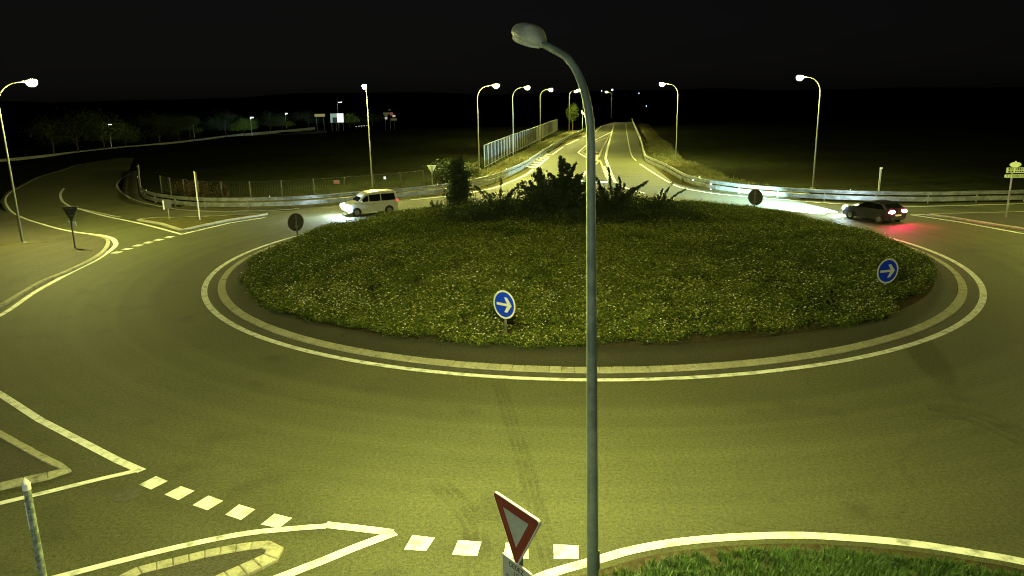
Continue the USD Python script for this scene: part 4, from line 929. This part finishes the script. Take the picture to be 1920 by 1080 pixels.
def tufts(name, label, p, n_out, w, count, h=1.0):
    i = rg.integers(0, len(p), count); u = rg.random(count); q = p[i] + n_out[i] * (0.35 + w * u)[:, None] + rg.normal(0, .3, (count, 2))
    instancer(name, label, 'grass', gp, rg.integers(0, 4, count), np.c_[q, np.full(count, 0.02)], rg.random(count) * 6.283, h * (0.3 + 0.9 * rg.random(count)))
near_r = sel_r[(rail_r[sel_r, 1] > 72) & (rail_r[sel_r, 1] < 150)]
tufts('rough_grass', 'tall dry grass tufts on the bank behind the right guardrail', rail_r[near_r], nr[near_r], 4.5, 2600, 0.9)
tufts('rough_grass', 'tall dry grass tufts between the left guardrail and the tall fence', rail_l[sel_l][20:130], nl[sel_l][20:130], 4.0, 1300, 0.7)

# ------------------------------------------------------------------ cars
def car_body(prof, W2, belt, tumble, inset=0.05):
    """side outline (x, z) lofted across the width, rounded at the flanks, leaning in above the belt line."""
    prof = np.asarray(prof, float); pl = Polygon(prof); prof = np.array(pl.exterior.coords)[:-1]
    prof = resample(np.vstack([prof, prof[:1]]), 0.06)[:-1]
    c = np.array([0, 0.72]); ys = [(-1, 1.0), (-.985, .35), (-.93, .08), (-.8, 0), (-.3, 0), (.3, 0), (.8, 0), (.93, .08), (.985, .35), (1, 1.0)]
    v = []
    for y, k in ys:
        q = c + (prof - c) * (1 - np.array([inset * .6, inset]) * k)
        tl = 1 - tumble * np.clip((q[:, 1] - belt) / (prof[:, 1].max() - belt), 0, 1)
        nose = 1 - 0.10 * np.clip((np.abs(q[:, 0]) - 1.5) / 0.6, 0, 1) ** 2
        v.append(np.c_[q[:, 0], y * W2 * tl * nose, q[:, 1]])
    n = len(prof); v = np.vstack(v); f = []
    for i in range(len(ys) - 1):
        for j in range(n): k = (j + 1) % n; f += [[i * n + j, i * n + k, (i + 1) * n + k], [i * n + j, (i + 1) * n + k, (i + 1) * n + j]]
    e = n * (len(ys) - 1); k0 = len(v)                          # the flanks close as a fan about their middle
    v = np.vstack([v, v[:n].mean(0), v[e:].mean(0)])
    f = np.array(f + [[k0, (j + 1) % n, j] for j in range(n)] + [[k0 + 1, e + j, e + (j + 1) % n] for j in range(n)])
    m = trimesh.Trimesh(v, f, process=False); m.fix_normals(); return m
def wheel(t, x, y, r):
    s = 1 if y > 0 else -1
    w = part(t, 'wheel', trimesh.creation.cylinder(r * 0.62, 0.16, sections=20, transform=trimesh.transformations.translation_matrix((x, y - s * .04, r)) @ trimesh.transformations.rotation_matrix(math.pi / 2, [1, 0, 0])), 'rim_metal')
    tor = trimesh.creation.torus(r * 0.80, r * 0.2, 24, 10); tor.apply_scale((1, 1, 1.5)); tor.apply_transform(trimesh.transformations.translation_matrix((x, y - s * .03, r)) @ trimesh.transformations.rotation_matrix(math.pi / 2, [1, 0, 0])); part(w, 'tyre', tor, 'rubber', smooth=True)
    sp_ = cat([box(0, 0, 0, r * 1.15, .05, .06).apply_transform(trimesh.transformations.rotation_matrix(a, [0, 1, 0])) for a in np.arange(5) * math.pi / 5]); sp_.apply_translation((x, y + s * 0.045, r)); part(w, 'spokes', sp_, 'rim_metal')
def side_glass(pts, W2, belt, top, tumble, inset, s):
    """pane lying on the flank; pts (x, z)."""
    f = lambda z: W2 * (1 - tumble * np.clip((z - belt) / (top - belt), 0, 1)) + 0.006
    p = np.array(pts); v = np.vstack([np.c_[p[:, 0], s * f(p[:, 1]), p[:, 1]], np.c_[p[:, 0], s * (f(p[:, 1]) - .03), p[:, 1]]]); n = len(p)
    fc = [[0, i, i + 1] for i in range(1, n - 1)] + [[n, n + i + 1, n + i] for i in range(1, n - 1)] + sum([[[i, n + i, n + (i + 1) % n], [i, n + (i + 1) % n, (i + 1) % n]] for i in range(n)], [])
    m = trimesh.Trimesh(v, np.array(fc), process=False); m.fix_normals(); return m
def screen(x0, z0, x1, z1, w0, w1, off):
    """windscreen or rear window slab between two heights."""
    d = np.array([x1 - x0, z1 - z0]); d /= np.linalg.norm(d); n = np.array([-d[1], d[0]]); n *= np.sign(n @ [off, 0.3]) * 0.008
    v = [(x0 + n[0], -w0, z0 + n[1]), (x0 + n[0], w0, z0 + n[1]), (x1 + n[0], w1, z1 + n[1]), (x1 + n[0], -w1, z1 + n[1])]; v += [(a - n[0] * 3, b, c - n[1] * 3) for a, b, c in v]
    f = [[0, 1, 2], [0, 2, 3], [4, 6, 5], [4, 7, 6]] + sum([[[i, 4 + i, 4 + (i + 1) % 4], [i, 4 + (i + 1) % 4, (i + 1) % 4]] for i in range(4)], [])
    m = trimesh.Trimesh(np.array(v), np.array(f), process=False); m.fix_normals(); return m
def blob(x, y, z, sx, sy, sz):
    m = trimesh.creation.icosphere(2); m.apply_scale((sx, sy, sz)); m.apply_translation((x, y, z)); return m
def spot(t, name, x, y, z, power, aim=-4.0, half=17.0):
    l = UsdLux.SphereLight.Define(stage, path(str(t.GetPath()), name)); l.CreateRadiusAttr(0.05); l.CreateIntensityAttr(power); l.CreateNormalizeAttr(True); l.CreateColorAttr(Gf.Vec3f(0.48, 0.86, 1.0))
    sh = UsdLux.ShapingAPI.Apply(l.GetPrim()); sh.CreateShapingConeAngleAttr(half); sh.CreateShapingConeSoftnessAttr(0.6)
    l.AddTranslateOp().Set(Gf.Vec3d(x, y, z)); l.AddRotateZOp().Set(-90.0); l.AddRotateXOp().Set(90.0 + aim)
def build_car(label, catg, loc, rz, body, prof, W2, belt, tumble, glass, ws, rw_, wheels, r, head, tail, headz, tailz, hx, tx, tw):
    t = thing('car', label, catg, loc, rz); top = max(z for _, z in prof)
    part(t, 'body', car_body(prof, W2, belt, tumble), body, smooth=35)
    for s in (1, -1):
        for g in glass: part(t, 'side_window', side_glass(g, W2, belt, top, tumble, .05, s), 'car_glass')
    part(t, 'windscreen', screen(*ws, 1), 'car_glass'); part(t, 'rear_window', screen(*rw_, -1), 'car_glass')
    for x in wheels:
        for s in (1, -1):
            part(t, 'wheel_arch', trimesh.creation.cylinder(r * 1.18, 0.03, sections=24, transform=trimesh.transformations.translation_matrix((x, s * (W2 + .0), r * 1.03)) @ trimesh.transformations.rotation_matrix(math.pi / 2, [1, 0, 0])), 'car_plastic')
            wheel(t, x, s * (W2 - .015), r)
    for s in (1, -1):
        part(t, 'headlight', blob(hx, s * (W2 - .27), headz, .13, .27, .17), head, smooth=True)
        part(t, 'tail_light', blob(tx, s * (W2 - tw), tailz, .08, tw, .10 + .25 * (tw - .1)), tail, smooth=True)
        part(t, 'wing_mirror', blob(ws[0] - .25, s * (W2 + .1), belt + .08, .09, .13, .09), body, smooth=True)
        part(t, 'door_handle', box(-.1, s * (W2 + .008), belt - .12, .2, .03, .03), 'car_plastic')
    part(t, 'bumper', box(hx - .01, 0, .42, .12, W2 * 1.5, .16), 'car_plastic', label='front bumper'); part(t, 'bumper', box(tx + .0, 0, .42, .12, W2 * 1.5, .16), 'car_plastic', label='rear bumper')
    part(t, 'number_plate', box(tx - .075, 0, .62, .02, .52, .11), 'sign_white')
    return t
tang = lambda p: (lambda v: math.atan2(v[0], -v[1]))(np.array(p) - CEN)      # counter-clockwise heading
vanp = G(694, 401)
van_prof = [(-2.1, .32), (-2.17, .55), (-2.14, 1.0), (-2.05, 1.72), (-1.85, 1.84), (-.5, 1.88), (.35, 1.80), (.62, 1.66), (1.22, 1.12), (1.9, .98), (2.12, .78), (2.16, .42), (2.05, .28), (-2.0, .28)]
van = build_car('pale cream people carrier with bright headlights at the far left of the island', 'car', (*vanp, 0.0), math.pi + 0.47, 'car_cream', van_prof, 0.9, 1.08, .16,
    [[(-1.9, 1.12), (-.75, 1.12), (-.75, 1.66), (-1.85, 1.64)], [(-.65, 1.12), (.25, 1.12), (.25, 1.62), (-.65, 1.66)], [(.34, 1.12), (.98, 1.12), (.52, 1.55), (.34, 1.6)]],
    (1.17, 1.16, .66, 1.61, .80, .70), (-2.13, 1.12, -2.06, 1.66, .76, .68), (-1.35, 1.32), .32, 'head_glow', 'tail_dim', .78, 1.05, 2.08, -2.10, .16)
carp = G(1637, 413)
hatch = [(-1.95, .30), (-2.05, .55), (-2.02, .92), (-1.85, 1.06), (-1.35, 1.36), (-.6, 1.46), (.1, 1.42), (.9, 1.0), (1.75, .86), (2.05, .68), (2.1, .40), (2.0, .24), (-1.85, .24)]
dk = build_car('dark hatchback with glowing red tail lights driving left at the right of the island', 'car', (*carp, 0.0), tang(carp) - 0.03, 'car_dark', hatch, 0.87, .95, .22,
    [[(-1.55, 1.0), (-.65, 1.0), (-.65, 1.36), (-1.2, 1.31)], [(-.58, 1.0), (.3, 1.0), (.3, 1.28), (.05, 1.36), (-.58, 1.38)], [(.36, 1.0), (.72, 1.0), (.36, 1.22)]],
    (.86, 1.02, .14, 1.40, .72, .60), (-1.83, 1.08, -1.37, 1.34, .70, .60), (-1.25, 1.28), .31, 'head_glow', 'tail_glow', .70, .86, 2.02, -1.98, .30)
for t, x, z, pw, aim in ((van, 2.3, .78, 160, -9.0), (dk, 2.25, .70, 80000, -6.5)):
    for s in (1, -1): spot(t, 'headlight_beam', x, s * .62, z, pw, aim=aim)

# ------------------------------------------------------------------ haze
if HAZE:
    M['haze'] = usdkit.material(stage, W + '/Looks/haze', {'v': ('principled_volume', {'density': HAZE, 'color': (0.9, 0.92, 0.95), 'anisotropy': 0.8})}, [], volume='v.volume')
    tag(part(None, 'haze', box(0, 640, 18.0, 3200, 1800, 84), 'haze'), 'thin night haze glowing around the lamps', 'haze', kind='stuff')
